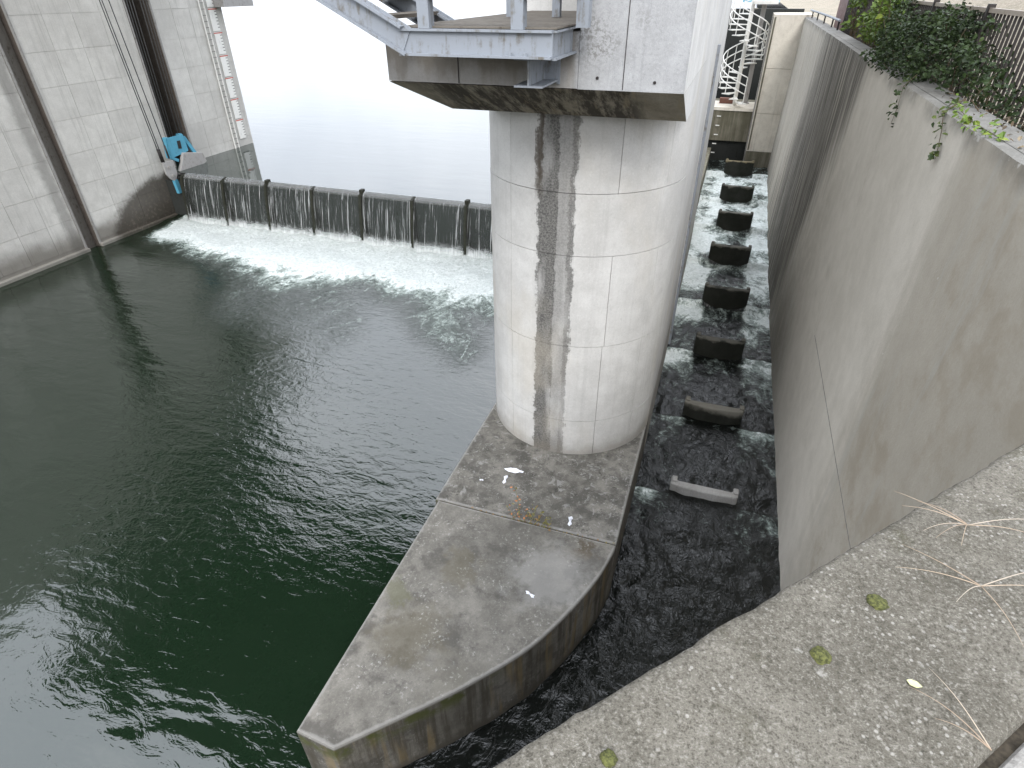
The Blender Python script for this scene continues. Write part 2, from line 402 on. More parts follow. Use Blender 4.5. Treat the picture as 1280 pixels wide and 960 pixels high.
def leaf_mat(name, a, b, c):
    t = T(name); r = t.attr('tone')
    col = t.mix(t.ss(r, 0., .5), a, b); col = t.mix(t.ss(r, .6, 1.), col, c)
    t.p.inputs['Transmission Weight'].default_value = 0
    return t.set(col, .55, spec=.3)
M_vine = leaf_mat('leaf_vine_dark', (.010, .020, .006), (.024, .044, .011), (.075, .10, .022))
M_leafy = leaf_mat('leaf_shrub_fresh', (.045, .085, .012), (.10, .16, .022), (.20, .24, .04))
M_weedg = leaf_mat('weed_rust_green', (.16, .15, .05), (.24, .11, .045), (.42, .17, .07))
M_dry = leaf_mat('dry_grass', (.28, .21, .15), (.36, .28, .20), (.42, .36, .29))
M_litter = leaf_mat('dead_leaf', (.07, .05, .03), (.12, .09, .055), (.22, .18, .12))
def simple(name, col, rough=.8, col2=None, sc=40):
    t = T(name)
    c = t.mix(t.ss(t.noise(sc, 4, rough=.7), .35, .65), col, col2 or tuple(k*.55 for k in col))
    t.bump(t.noise(sc*1.5, 3), .004, .8)
    return t.set(c, rough, spec=.3)
M_moss = simple('moss', (.105, .11, .035), .95, (.035, .038, .014), 160)
M_paper = simple('paper_white', (.78, .79, .82), .7, (.66, .67, .72), 20)
M_yleaf = simple('leaf_yellow', (.52, .52, .28), .6, (.40, .40, .20), 30)
M_soil = simple('soil_litter', (.085, .07, .05), .95, (.03, .025, .018), 30)
M_path = simple('path_concrete', (.27, .26, .24), .9, (.19, .18, .165), 90)
def ground_mat():
    t = T('ground_gravel_grass'); n = t.noise(.6, 5); g = t.noise(14, 4, rough=.75)
    c = t.mix(t.ss(n, .4, .6), (.20, .17, .125), (.14, .125, .085)); c = t.mix(t.ss(g, .35, .7), c, (.30, .265, .21))
    t.bump(g, .04, .8); return t.set(c, .95)
M_ground = ground_mat()

# -------- water
def water_mat(name, deep, kind):
    t = T(name); x, y, z = t.xyz()
    foam = t.attr('foam')
    if kind == 'pool':
        w1 = t.noise(1.0, 2, v=t.map((.55, 1.5, 1), rot=(0, 0, R_(28))), rough=.45, dist=.5)
        w2 = t.noise(1.0, 3, v=t.map((3.0, 6.8, 1), rot=(0, 0, R_(18))), rough=.55, dist=.7)
        w3 = t.noise(13, 3, rough=.55, dist=1.0)
        tur = t.attr('chop')
        h = t.add(t.mul(w1, .45), t.add(t.mul(w2, t.add(.035, t.mul(tur, .27))), t.mul(w3, t.mul(tur, .085))))
        bd = .062
    elif kind == 'fish':
        w1 = t.noise(1.0, 3, v=t.map((4.2, 3.4, 1)), rough=.55, dist=2.2); w2 = t.noise(11, 3, rough=.55, dist=2.0)
        h = t.add(t.mul(w1, .6), t.mul(w2, .25)); bd = .035
    else:
        w1 = t.noise(1.0, 3, v=t.map((.5, 1.3, 1)), rough=.5); w2 = t.noise(4, 3)
        h = t.add(t.mul(w1, .5), t.mul(w2, .06)); bd = .013
    fn = t.noise(1.0, 6, v=t.map((1.5, .95, 1), rot=(0, 0, R_(-20))), rough=.66, dist=2.6)
    fn2 = t.noise(9, 5, rough=.7, dist=1.2)
    fv = t.add(t.mul(fn, .6), t.mul(fn2, .4))
    # foam where its strength beats the noise
    fm = t.ss(t.sub(t.add(foam, t.mul(fv, 1.5)), .95), 0., .40)
    bub = t.mul(t.ss(t.vor(9, v=t.map((1, 1, 1), (3, 1, 0))), .045, .02), t.mul(t.ss(t.noise(.55, 3), .56, .62), .35))
    green = t.mix(t.ss(foam, .15, .75), deep, (.10, .135, .115) if kind == 'pool' else (.05, .06, .055))
    col = t.mix(fm, green, t.mix(t.ss(t.add(fm, t.mul(t.sub(fn2, .5), .9)), .62, 1.2), (.36, .43, .395), (.86, .91, .90)))
    if kind == 'pool': col = t.mix(bub, col, (.6, .62, .58))
    t.bump(t.add(h, t.mul(foam, t.mul(fn2, 2.2))) if kind != 'up' else h, bd, 1.)
    t.set(col, t.add(.035, t.mul(fm, .6)), ior={'fish': 1.40, 'pool': 1.75, 'up': 1.9}[kind])
    t.p.inputs['Specular IOR Level'].default_value = .5
    return t.m
M_pool = water_mat('water_pool', (.0055, .013, .0062), 'pool')
M_fish = water_mat('water_fishway', (.006, .007, .006), 'fish')
M_up = water_mat('water_upstream', (.02, .03, .025), 'up')
def fall_mat():
    t = T('water_curtain'); x, y, z = t.xyz()
    s1 = t.noise(1., 4, v=t.map((17, 2, .3)), rough=.75); s2 = t.noise(1., 3, v=t.map((60, 2, .8)), rough=.6)
    m = t.add(t.mul(s1, .6), t.mul(s2, .4))
    low = t.ss(t.add(z, t.mul(t.sub(t.noise(6, 4), .5), .35)), .42, .02)
    a = t.ss(m, .535, .63)
    crest = t.ss(z, 1.5, 1.60)
    algae = t.mul(t.ss(t.add(z, t.mul(t.sub(t.noise(3, 3), .5), .25)), 1.28, 1.42), .0)
    a = t.mx_(t.mul(a, .52), t.mx_(t.mul(low, .75), t.mul(crest, .22)))
    gl = t.t.nodes.new('ShaderNodeBsdfTransparent'); gl.inputs[0].default_value = (.82, .86, .84, 1)
    t.set(t.mix(t.ss(s2, .4, .6), (.55, .58, .57), (.85, .87, .88)), .25)
    t.bump(m, .03, .6)
    ms = t.t.nodes.new('ShaderNodeMixShader'); t.link(t.add(.025, t.mul(a, .9)), ms.inputs[0])
    t.t.links.new(gl.outputs[0], ms.inputs[1]); t.t.links.new(t.p.outputs[0], ms.inputs[2])
    t.t.links.new(ms.outputs[0], t.o.inputs['Surface'])
    return t.m
M_fall = fall_mat()

# ================================================================== SETTING
XL, XR = -19.65, 1.90          # left abutment face, right channel wall face
YW = 17.0                      # weir gate face
UPZ = 1.66                     # upstream water level
def xpr(y): return -.43 - .12*max(0., (y-8))/17.     # pier / fishway left face
def xwb(y): return XR                                  # wall plane
def rz(z): return z + CZ

# riverbed / ground sheet to the horizon
g = grid('ground', [-1500, -400, -100, -40, 0, 40, 100, 400, 1500], [-1500, -300, -60, 0, 40, 100, 400, 1500], lambda x, y: -3.0, M_ground)
struct(g, 'riverbed and land far around the dam')
def bankz(x, y):
    return 5.98 + 1.9*sm(4.2, 9.5, x) + .07*noise.noise(Vector((x*.8, y*.8, 0)))
g = grid('river_bank', [2.26, 2.6, 3, 3.5, 4.2, 5, 6, 7, 8, 9.5, 12, 30, 120, 600], lin(1.2, 40, .6)+[60, 120, 300, 700], bankz, M_ground)
struct(g)
g = MB().box(-600, -22.5, -60, 25, -3, 10.2).build('river_bank', M_ground); struct(g)

# pool (lower water)
def foam_pool(x, y):
    edge = 13.2 + 1.3*noise.noise(Vector((x*.38, 3.3, 0))) + .8*noise.noise(Vector((x*.9, 7.1, 0)))
    if x < -15.5: edge += .55*(-15.5-x)
    k = sm(edge-1.3, edge+1.5, y) * sm(-19.5, -18.7, x)
    w = sm(edge-4.2, edge-.4, y)*sm(-14.5, -11.5, x)*(.55+.9*noise.noise(Vector((x*.55+y*.4, y*.35, 1.))))
    return max((.56+.16*noise.noise(Vector((x*.9, y*1.1, 9)))+.34*sm(13.6, 15.4, y))*k, .34*max(0, w))
def chop(x, y):
    c = .22 + .75*sm(7.5, 12.5, y)*sm(-15.5, -11.5, x)
    d = math.hypot((x+7.3)/3.6, (y-7.0)/3.4); c += .75*sm(1.15, .3, abs(d-.6)+.3)
    return max(0, min(1.2, c + .25*noise.noise(Vector((x*.3, y*.3, 5)))))
def poolz(x, y):
    f = foam_pool(x, y)
    return .10*sm(15.9, 16.6, y)*(.6+noise.noise(Vector((x*2.1, y*2, 6)))) + .09*f*noise.noise(Vector((x*1.3, y*1.3, 0))) + .05*f*noise.noise(Vector((x*3.1, y*3.1, 2)))
g = grid('pool_water', lin(XL-.1, 2.3, .16), lin(-40, -1, 1.5)+lin(-.8, YW+.3, .14), poolz, M_pool, {'foam': foam_pool, 'chop': chop})
struct(g)
g = grid('upstream_water', [-500, -200, -100, -60, -40, -30, -20, -15, -10, -5, -2, 30, 120, 500], [17.10, 18, 19, 20, 22, 25, 30, 40, 60, 100, 200, 400, 900], lambda x, y: UPZ, M_up, {'foam': lambda x, y: 0})
# keep the upstream sheet out of the fishway: cut its near right part away
bm = bmesh.new(); bm.from_mesh(g.data)
dl = [f for f in bm.faces if f.calc_center_median().x > -2 and f.calc_center_median().y < 30]
bmesh.ops.delete(bm, geom=dl, context='FACES'); bm.to_mesh(g.data); bm.free()
struct(g)

# ------------------------------------------------------------------ left abutment wall
ab = thing('abutment_wall', 'tall pale concrete abutment wall on the left with gate grooves and dark curved water stain', 'wall', loc=(XL, 12, 0))
def P(mb, name, mat, par, **k):     # build in world coords, then keep under an offset parent
    o = mb.build(name, mat, par, **k); o.matrix_parent_inverse = Matrix.Translation(-Vector(par.location)); return o
TOPL = 10.2
core = MB()
for y0, y1 in ((-30, 13.20), (13.66, 17.72), (18.68, 22.10)): core.box(XL-1.4, XL-.0155, y0, y1, -3, TOPL)
core.box(XL-3, XL-1.4, -30, 22.1, -3, TOPL)
P(core, 'wall_core', M_abut, ab)
MB_ = MB().box(XL-.03, XL+.13, -30, 13.2, -3, .10).box(XL-.03, XL+.13, 13.66, 17.0, -3, .10)
P(MB_, 'footing', M_abut, ab, bev=.02)
cache = {}
def panel(par, y0, y1, z0, z1, mat, x):
    k = (round(y1-y0, 3), round(z1-z0, 3))
    if k not in cache:
        w, h = k; gp = .0045
        o = MB().box(-.016, 0, -w/2+gp, w/2-gp, -h/2+gp, h/2-gp).build('panel', mat); cache[k] = o.data
        bpy.data.objects.remove(o)
    o = link('panel', cache[k], None, par)
    o.location = Vector((x+random.uniform(-.004, .003), (y0+y1)/2, (z0+z1)/2))-Vector(par.location)
rows = [rz(v) for v in (-7.10, -6.2, -5.3, -4.37, -3.4, -2.48, -1.55, -.62, .31, 1.24)]
for y0, y1 in ((4.2, 13.12), (13.74, 17.64), (18.76, 22.10)):
    n = max(1, round((y1-y0)/.9)); w = (y1-y0)/n
    for i in range(n):
        for j in range(len(rows)-1):
            panel(ab, y0+i*w, y0+(i+1)*w, rows[j], rows[j+1], M_abut, XL)
# steel-lined grooves
for (y0, y1, dep, tw) in ((13.20, 13.66, .22, .07), (17.72, 18.68, 1.1, .06)):
    P(MB().box(XL-dep-.05, XL-dep, y0, y1, -2.9, TOPL-.01), 'groove_back', M_rust if dep < .6 else M_recess, ab)
    P(MB().box(XL-dep, XL-.017, y0-.004, y0+.012, -2.9, TOPL-.02), 'groove_lining', M_recess if dep < .6 else M_guide, ab)
    P(MB().box(XL-dep, XL-.017, y1-.012, y1+.004, -2.9, TOPL-.02), 'groove_lining', M_recess, ab)
    P(MB().box(XL-.034, XL+.018, y0-tw, y0, -2.9, TOPL-.03), 'guide_rail', M_guide, ab)
    P(MB().box(XL-.034, XL+.018, y1, y1+tw, -2.9, TOPL-.03), 'guide_rail', M_guide, ab)
P(MB().box(XL+.003, XL+.5, 21.7, 23.4, rz(-.62), rz(-.3)), 'ledge', M_plate, ab)

# ------------------------------------------------------------------ water gauge and wall ladder on the abutment
gg = thing('staff_gauge', 'white staff gauge boards with red marks fixed to the end of the abutment wall', 'gauge', loc=(XL, 21.55, UPZ))
t_ = T('gauge_red'); M_red = t_.set((.5, .10, .07), .6)
for k in range(8):
    z0 = 1.95+k*.79
    gbd = P(MB().box(XL+.008, XL+.03, 21.36, 21.74, z0, z0+.74), 'gauge_board', M_white, gg)
    P(MB().box(XL+.0305, XL+.034, 21.34, 21.80, z0+.70, z0+.735), 'mark', M_red, gbd)
    for q in range(1, 7): P(MB().box(XL+.0305, XL+.033, 21.64, 21.74, z0+q*.105, z0+q*.105+.02), 'mark', M_dark, gbd)
ld = thing('wall_ladder', 'narrow grey rung ladder fixed beside the white staff gauge boards', 'ladder', loc=(XL, 21.05, UPZ))
for yy in (20.92, 21.14): P(MB().box(XL+.05, XL+.08, yy-.015, yy+.015, 1.5, 9.), 'rail', M_white, ld)
for k in range(36): P(MB().box(XL+.055, XL+.075, 20.93, 21.13, 1.62+k*.2, 1.645+k*.2), 'rung', M_guide, ld)

# ------------------------------------------------------------------ weir gate
wg = thing('weir_gate', 'low steel overflow gate across the river between abutment and pier', 'weir', loc=(-11, YW, 0))
CR = 1.50
P(MB().box(-18.75, -3.16, YW-.02, YW+.22, -1.5, CR), 'gate_leaf', M_gate, wg)
P(MB().tube([(-18.75, YW+.04, CR-.03), (-3.16, YW+.04, CR-.03)], .06, 10), 'crest', M_algae, wg, smooth=True)
posts = [-18.62, -16.80, -14.93, -13.05, -11.16, -9.25, -7.37, -5.48, -3.60]
for i, xp in enumerate(posts):
    mb = MB().prism([(YW-.36, .0), (YW-.30, .9), (YW-.16, CR+.10), (YW+.12, CR+.15), (YW+.12, CR-.2), (YW-.03, CR-.3), (YW-.03, 0)], xp-.05, xp+.05, 'x')
    spl = P(mb, 'nappe_splitter', M_algae, wg)
    P(MB().box(xp-.06, xp+.06, YW-.05, YW+.12, CR+.08, CR+(.24 if i in (2, 4, 6) else .13)), 'splitter_head', M_algae, spl)
# lifting gear at the left end: bracket, side plates, strut
GX = -19.0
def gp(pts): return [(p[0], rz(p[1])) for p in pts]
sdp = P(MB().prism(gp([(16.60, -5.19), (16.62, -5.62), (16.75, -5.80), (16.87, -5.90), (17.00, -5.86), (17.10, -5.69), (17.09, -5.21)]), GX-.06, GX, 'x'), 'side_plate', M_plate, wg, bev=.012)
for c in ((16.82, -5.40), (16.86, -5.72)):
    P(MB().tube([(GX-.01, c[0], rz(c[1])), (GX+.05, c[0], rz(c[1]))], .055, 12), 'pin', M_guide, sdp)
P(MB().prism(gp([(17.65, -5.07), (18.55, -5.25), (18.64, -5.59), (18.26, -5.73), (17.75, -5.78), (17.42, -5.84), (17.18, -5.74), (17.42, -5.45)]), GX-.14, GX-.01, 'x'), 'seal_plate', M_plate, wg, bev=.015)
P(MB().prism(gp([(17.36, -5.84), (17.80, -5.785), (18.10, -5.745), (18.06, -5.80), (17.72, -5.86), (17.42, -5.90)]), GX-.13, GX+.01, 'x'), 'seal_strip', M_white, wg)
bl = MB().prism(gp([(17.23, -4.49), (17.95, -4.49), (17.99, -5.07), (17.72, -5.12), (17.15, -5.16)]), GX-.16, GX-.10, 'x').prism(gp([(17.86, -4.47), (17.97, -4.47), (18.02, -5.10), (17.90, -5.12)]), GX-.34, GX-.161, 'x').prism(gp([(17.20, -4.50), (17.30, -4.48), (17.26, -5.16), (17.13, -5.17)]), GX-.34, GX-.161, 'x')
lbk = P(bl, 'lifting_bracket', M_blue, wg)
P(MB().prism(gp([(17.59, -4.65), (17.74, -4.66), (17.72, -4.94), (17.57, -4.92)]), GX-.099, GX-.09, 'x'), 'slot', M_dark, lbk)
P(MB().bar((GX-.2, 18.02, rz(-4.60)), (GX-.15, 18.30, rz(-5.22)), .10, .12), 'brace', M_blue, wg)
P(MB().bar((GX-.2, 17.12, rz(-5.12)), (GX-.15, 17.42, rz(-5.30)), .16, .10), 'brace', M_blue, wg)
P(MB().bar((GX-.04, 16.93, rz(-5.88)), (GX-.04, 16.97, rz(-6.36)), .12, .15), 'strut', M_blue, wg)
P(MB().box(XL+.03, XL+.9, 17.02, 17.4, -1, rz(-5.95)), 'side_seal_box', M_gate, wg)

# falling water between the splitters
for i in range(len(posts)-1):
    x0, x1 = posts[i]+.055, posts[i+1]-.055
    xs = lin(x0, x1, .06); vs = []; fs = []; prof = []
    for k in range(17):
        s = k/16.
        if s < .28: q = s/.28; prof.append((YW+.13-.17*q, UPZ+.004-.05*q*q))
        else: q = (s-.28)/.72; prof.append((YW-.04-.40*q**.62, UPZ-.046-(UPZ-.02)*q))
    for k, (py, pz) in enumerate(prof):
        for x in xs:
            d = .05*noise.noise(Vector((x*5.5, k*.12, i)))*max(0, k-4)/12
            vs.append((x, py+d, pz))
    n = len(xs)
    for k in range(16):
        for j in range(n-1): fs.append((k*n+j, k*n+j+1, (k+1)*n+j+1, (k+1)*n+j))
    struct(mesh_obj('falling_water', vs, fs, M_fall, None, True))

# ------------------------------------------------------------------ hoist cables at the left gate groove
cab = [((16.27, -.29), (16.62, -5.16)), ((16.36, -.29), (16.70, -5.18)), ((16.60, -.29), (16.97, -5.10)),
       ((17.45, -.3), (17.42, -4.52)), ((17.56, -.3), (17.52, -4.52)), ((17.68, -.3), (17.62, -4.52)), ((17.98, -.3), (17.88, -4.50)), ((18.10, -.3), (18.02, -4.70)), ((18.22, -.3), (18.12, -4.90))]
names = ['leftmost', 'second from the left', 'third from the left', 'fourth from the left', 'fifth from the left', 'middle dark', 'third from the right', 'second from the right', 'rightmost']
for i, (p, q) in enumerate(cab):
    slope = (p[0]-q[0])/(p[1]-q[1])
    top = 10.25; yt = p[0]+slope*(top-rz(p[1]))*1.0
    xx = GX-.03 if i < 3 else GX-.25
    o = MB().tube([(xx, q[0], rz(q[1])), (xx, yt, top)], .016, 6).build('hoist_cable', M_cable, None, True)
    tag(o, names[i]+' of the taut hoist cables in front of the left gate groove', 'cable', 'hoist cables of the left gate')
    if i < 3:
        s = MB().tube([(xx, q[0], rz(q[1])-.02), (xx, q[0]+slope*.45, rz(q[1])+.43)], .032, 8).build('cable_socket', M_dark, o, True)

# ------------------------------------------------------------------ pier
pr = thing('concrete_pier', 'pale rounded concrete gate pier with dark central run-off stain and pointed apron', 'pier', loc=(-1.79, 8.4, 0))
CXP, CYP, RP = -1.79, 8.42, 1.36
ZP = rz(-6.25)
lifts = [ZP-.03, rz(-5.58), rz(-4.25), rz(-2.90), rz(-2.10), rz(-1.10)]
for L in range(5):
    seams = [-90, -33, 29, 60, 90] if L in (4, 2, 3) else [-90, -32, 28, 56, 90]
    if L == 3: seams = [-90, -33, 90]
    z0, z1 = lifts[L]+.004, lifts[L+1]-.004
    for a0, a1 in zip(seams[:-1], seams[1:]):
        g0 = .0025
        na = max(3, int((a1-a0)/5)); pts = []
        for k in range(na+1):
            a = R_(a0+(a1-a0)*k/na)
            if k == 0 and a0 > -90: a += g0
            if k == na and a1 < 90: a -= g0
            pts.append((math.sin(a), -math.cos(a)))
        rr = RP+random.uniform(-.003, .003)
        poly = [(CXP+p[0]*rr, CYP+p[1]*rr) for p in pts] + [(CXP+p[0]*(RP-.05), CYP+p[1]*(RP-.05)) for p in reversed(pts)]
        o = P(MB().prism(poly, z0, z1), 'panel', M_pier, pr)
pts = [(CXP+math.sin(R_(a))*(RP-.03), CYP-math.cos(R_(a))*(RP-.03)) for a in range(-90, 91, 6)]
P(MB().prism(pts, 0, rz(-.9)), 'pier_core', M_pier, pr)
# straight pier body with stop-log slot on the fishway side
def body(y0, y1, name, z0=-2.5, z1=17.5, inset=0.):
    P(MB().prism([(CXP-RP, y0), (xpr(y0)-inset, y0), (xpr(y1)-inset, y1), (CXP-RP, y1)], z0, z1), name, M_pier, pr)
body(8.425, 12.55, 'pier_body', z1=rz(-.9)); body(12.56, 12.78, 'stop_log_slot', inset=.14, z1=rz(-.9)); body(12.79, 19.0, 'pier_body', z1=rz(-.9))
P(MB().box(xpr(13)-.002, xpr(13)+.05, 12.80, 13.0, -1, rz(-.905)), 'slot_rail', M_steel, pr)
P(MB().prism([(-3.15, 9.0), (-.434, 9.0), (xpr(19)-.004, 19.0), (-3.15, 19.0)], rz(-.9), 17.5), 'upper_body', M_pier, pr)
# cap: tall block at the right, low shelf at the left, sloped haunch underneath
CR_ = -.432
P(MB().prism([(-1.40, 5.93), (CR_, 5.93), (CR_, 9.0), (-1.40, 9.0)], rz(-.80), 17.5), 'cap_block', M_cap, pr).data.materials.append(M_pier)
for f_ in bpy.data.objects['cap_block'].data.polygons:
    if f_.normal.x > .8: f_.material_index = 1
P(MB().prism([(-3.37, 5.93), (-1.404, 5.93), (-1.404, 9.0), (-3.37, 9.0)], rz(-.795), rz(-.34)), 'cap_shelf', M_cap, pr)
P(MB().box(-2.60, -2.592, 5.922, 5.93, rz(-.79), rz(-.4)), 'joint', M_dark, pr)
P(MB().box(-.985, -.979, 5.924, 5.9305, rz(-.79), 10), 'joint', M_dark, pr)
for bx_, bz_ in ((-1.22, -.70), (-.70, -.72)):
    P(MB().tube([(bx_, 5.922, rz(bz_)), (bx_, 5.934, rz(bz_))], .014, 8), 'tie_hole', M_dark, pr)
hv = [(-3.37, 5.93, rz(-.803)), (CR_, 5.93, rz(-.803)), (CR_, 9, rz(-.803)), (-3.37, 9, rz(-.803)),
      (-3.06, 6.77, rz(-1.17)), (CR_, 6.77, rz(-1.17)), (CR_, 9, rz(-1.17)), (-3.06, 9, rz(-1.17))]
hm = MB(); hm.v = hv; hm.f = [(0, 1, 5, 4), (1, 2, 6, 5), (2, 3, 7, 6), (3, 0, 4, 7), (0, 3, 2, 1), (4, 5, 6, 7)]
ho = P(hm, 'haunch', M_haunch, pr); ho.data.materials.append(M_pier)
for f_ in ho.data.polygons:
    if f_.normal.x > .8: f_.material_index = 1

# apron (pointed nose slab) in two castings
right_curve = [(-2.604, 2.043), (-2.271, 2.372), (-1.812, 2.829), (-1.50, 3.17), (-1.109, 3.66), (-.794, 4.25), (-.56, 4.86), (-.455, 5.30), (-.436, 5.475)]
def catmull(ps, n=6):
    o = []
    for i in range(len(ps)-1):
        p0 = Vector(ps[max(i-1, 0)]); p1 = Vector(ps[i]); p2 = Vector(ps[i+1]); p3 = Vector(ps[min(i+2, len(ps)-1)])
        for k in range(n):
            t = k/n; o.append(.5*((2*p1)+(-p0+p2)*t+(2*p0-5*p1+4*p2-p3)*t*t+(-p0+3*p1-3*p2+p3)*t**3))
    o.append(Vector(ps[-1])); return [tuple(v) for v in o]
rc = catmull(right_curve)
nose = [(-3.06, 2.07)] + rc + [(-3.06, 5.475)]
def slab(name, poly, ztop, zb, mat):
    # top inset ring for a worn edge and a soft arris
    n = len(poly); c = Vector((sum(p[0] for p in poly)/n, sum(p[1] for p in poly)/n))
    area = sum(poly[i][0]*poly[(i+1) % n][1]-poly[(i+1) % n][0]*poly[i][1] for i in range(n))
    sgn = 1 if area > 0 else -1
    def inset(d):
        o = []
        for i in range(n):
            a, b, e = Vector(poly[i-1]), Vector(poly[i]), Vector(poly[(i+1) % n])
            d1 = (b-a).normalized(); d2 = (e-b).normalized()
            n1 = Vector((-d1.y, d1.x))*sgn; n2 = Vector((-d2.y, d2.x))*sgn
            m = (n1+n2).normalized(); k = d/max(.45, m.dot(n1)); o.append(b+m*k)
        return o
    mb = MB(); ringz = [(0, zb, 0.), (0, ztop-.03, .9), (.008, ztop-.008, 1.), (.022, ztop, .8), (.05, ztop+.001, .30), (.085, ztop+.0015, .2)]
    ed = []
    for d, z, e in ringz:
        for p in inset(d): mb.v.append((p[0], p[1], z)); ed.append(e)
    for r in range(len(ringz)-1):
        for i in range(n):
            j = (i+1) % n; mb.f.append((r*n+i, r*n+j, (r+1)*n+j, (r+1)*n+i))
    b = (len(ringz)-1)*n
    mb.f.append(tuple(b+i for i in range(n)))
    o = mesh_obj(name, mb.v, mb.f, mat, pr); o.matrix_parent_inverse = Matrix.Translation(-Vector(pr.location))
    at = o.data.attributes.new('edge', 'FLOAT', 'POINT'); at.data.foreach_set('value', ed)
    bm = bmesh.new(); bm.from_mesh(o.data); bmesh.ops.recalc_face_normals(bm, faces=bm.faces); bm.to_mesh(o.data); bm.free()
    return o
slab('nose_slab', nose, ZP+.015, -2.5, M_apron)
slab('apron_slab', [(-3.12, 5.50), (-.436, 5.50), (-.43, 8.6), (-3.12, 8.6)], ZP, -2.5, M_apron)
P(MB().box(-3.05, -.45, 5.472, 5.503, -2, ZP-.02), 'joint_filler', M_soil, pr)

# ------------------------------------------------------------------ steel platform on the cap
st = thing('steel_platform', 'grey painted steel walkway bracket with posts bolted to the pier cap', 'platform', loc=(-2, 5.3, rz(-.5)))
yb = 5.20
def channel_x(x0, x1, y, zl, zh, d=.09, tk=.018):
    return MB().box(x0, x1, y, y+tk, zl+tk, zh-tk).box(x0, x1, y-.055, y+d, zl, zl+tk).box(x0, x1, y-.035, y+d, zh-tk, zh)
P(channel_x(-2.80, -1.45, yb, rz(-.492), rz(-.292)), 'front_beam', M_steel, st)
def beam_y(x, y0, y1, zl, zh, d=.05, tk=.016):
    return MB().box(x-tk/2, x+tk/2, y0, y1, zl+tk, zh-tk).box(x-d, x+d, y0, y1, zl, zl+tk).box(x-d, x+d, y0, y1, zh-tk, zh)
P(beam_y(-1.475, yb+.02, 5.928, rz(-.505), rz(-.295)), 'side_beam', M_steel, st)
P(beam_y(-2.72, yb+.10, 5.928, rz(-.49), rz(-.315)), 'side_beam', M_steel, st)
P(beam_y(-1.715, 5.40, 5.928, rz(-.735), rz(-.51), .13), 'bracket_stub', M_steel, st)
P(MB().prism([(5.42, rz(-.72)), (5.90, rz(-.72)), (5.90, rz(-.53)), (5.42, rz(-.53))], -1.72, -1.708, 'x'), 'stiffener', M_steel, st)
P(MB().box(-1.86, -1.57, 5.905, 5.9285, rz(-.76), rz(-.5)), 'end_plate', M_steel, st)
for k in range(2):
    P(MB().tube([(-1.80+.13*k, 5.17, rz(-.478)), (-1.80+.13*k, 5.17, rz(-.45))], .018, 6), 'bolt', M_steel, st)
P(MB().box(-2.78, -1.43, yb+.03, 8.9, rz(-.288), rz(-.275)), 'deck_plate', M_deckplate, st)
for xp in (-2.56, -1.74, -1.30):
    P(MB().box(xp-.052, xp+.052, yb-.03 if xp < -1.4 else 5.55, yb+.07 if xp < -1.4 else 5.65, rz(-.29), rz(1.0)), 'post', M_steel, st)
for xp in (-2.4, -1.9):
    P(MB().box(xp-.04, xp+.04, 6.9, 6.98, rz(-.27), rz(.9)), 'post', M_steel, st)
for zz in (-.085, .35, .78):
    P(MB().box(-2.95, -1.40, yb-.02, yb+.06, rz(zz), rz(zz)+.05), 'rail', M_steel, st)
    P(MB().box(-1.40, -1.34, yb+.03, 5.925, rz(zz)-.004, rz(zz)+.046), 'rail', M_steel, st)
sx, sz = .885, -.466      # stair going up to the left
def strin(y): return MB().bar((-2.74, y, rz(-.385)), (-6.9, y, rz(-.385)+4.16*.50), .02, .215).bar((-2.74, y-.03, rz(-.485)), (-6.9, y-.03, rz(-.485)+4.16*.50), .08, .02).bar((-2.76, y-.03, rz(-.285)), (-6.9, y-.03, rz(-.285)+4.14*.50), .08, .02)
P(strin(yb), 'stringer', M_steel, st); P(strin(6.2), 'stringer', M_steel, st)
for k in range(14):
    xk = -3.0-.28*k; zk = rz(-.40)+.5*(-2.74-xk)+.04
    P(MB().box(xk-.14, xk+.12, yb+.03, 6.17, zk, zk+.03), 'tread', M_deckplate, st)

# ------------------------------------------------------------------ right channel wall with coping, and the near oblique parapet
# corner where the oblique parapet meets the channel wall
dv = Vector((.884+.187, 1.574-.377)).normalized()
# parapet front edge through (-.187,.377) in direction dv
tcor = (XR+.187)/dv.x; YC = .377+dv.y*tcor
rw = thing('channel_wall', 'long tall stained concrete wall along the right side of the fishway', 'wall', loc=(XR, 15, 0))
zt = rz(-1.0)
def wallx(y, z):      # lower part leans in slightly towards the far end
    return XR - .09*sm(8, 22, y)*sm(5.5, 0.2, z)
def wall_panel(y0, y1, z0, z1):
    ys = lin(y0+.002, y1-.002, .25); zs = lin(z0+.004, z1-.004, .4); vs = []; fs = []
    n = len(zs); j_ = random.uniform(-.004, .004)
    for y in ys:
        for z in zs:
            e = .012*(.6+noise.noise(Vector((y*4, 1, 0)))) if z > zt-.01 else 0
            vs.append((wallx(y, z)+j_+e, y, z-e))
    m = len(vs)
    for y in ys:
        for z in zs: vs.append((XR+.1, y, z))
    for i in range(len(ys)-1):
        for k in range(n-1):
            fs.append((i*n+k, i*n+k+1, (i+1)*n+k+1, (i+1)*n+k))
    # rim
    for i in range(len(ys)-1):
        a, b = i*n, (i+1)*n; fs.append((a, b, m+b, m+a)); a += n-1; b += n-1; fs.append((b, a, m+a, m+b))
    for k in range(n-1):
        fs.append((k+1, k, m+k, m+k+1)); a = (len(ys)-1)*n; fs.append((a+k, a+k+1, m+a+k+1, m+a+k))
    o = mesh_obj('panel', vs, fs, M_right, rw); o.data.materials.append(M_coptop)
    for f_ in o.data.polygons:
        if abs(f_.normal.z) > .6: f_.material_index = 1
    o.matrix_parent_inverse = Matrix.Translation(-Vector(rw.location))
ybr = [YC, 4.64, 9.4, 14.0, 19.0, 23.6, 27.5]
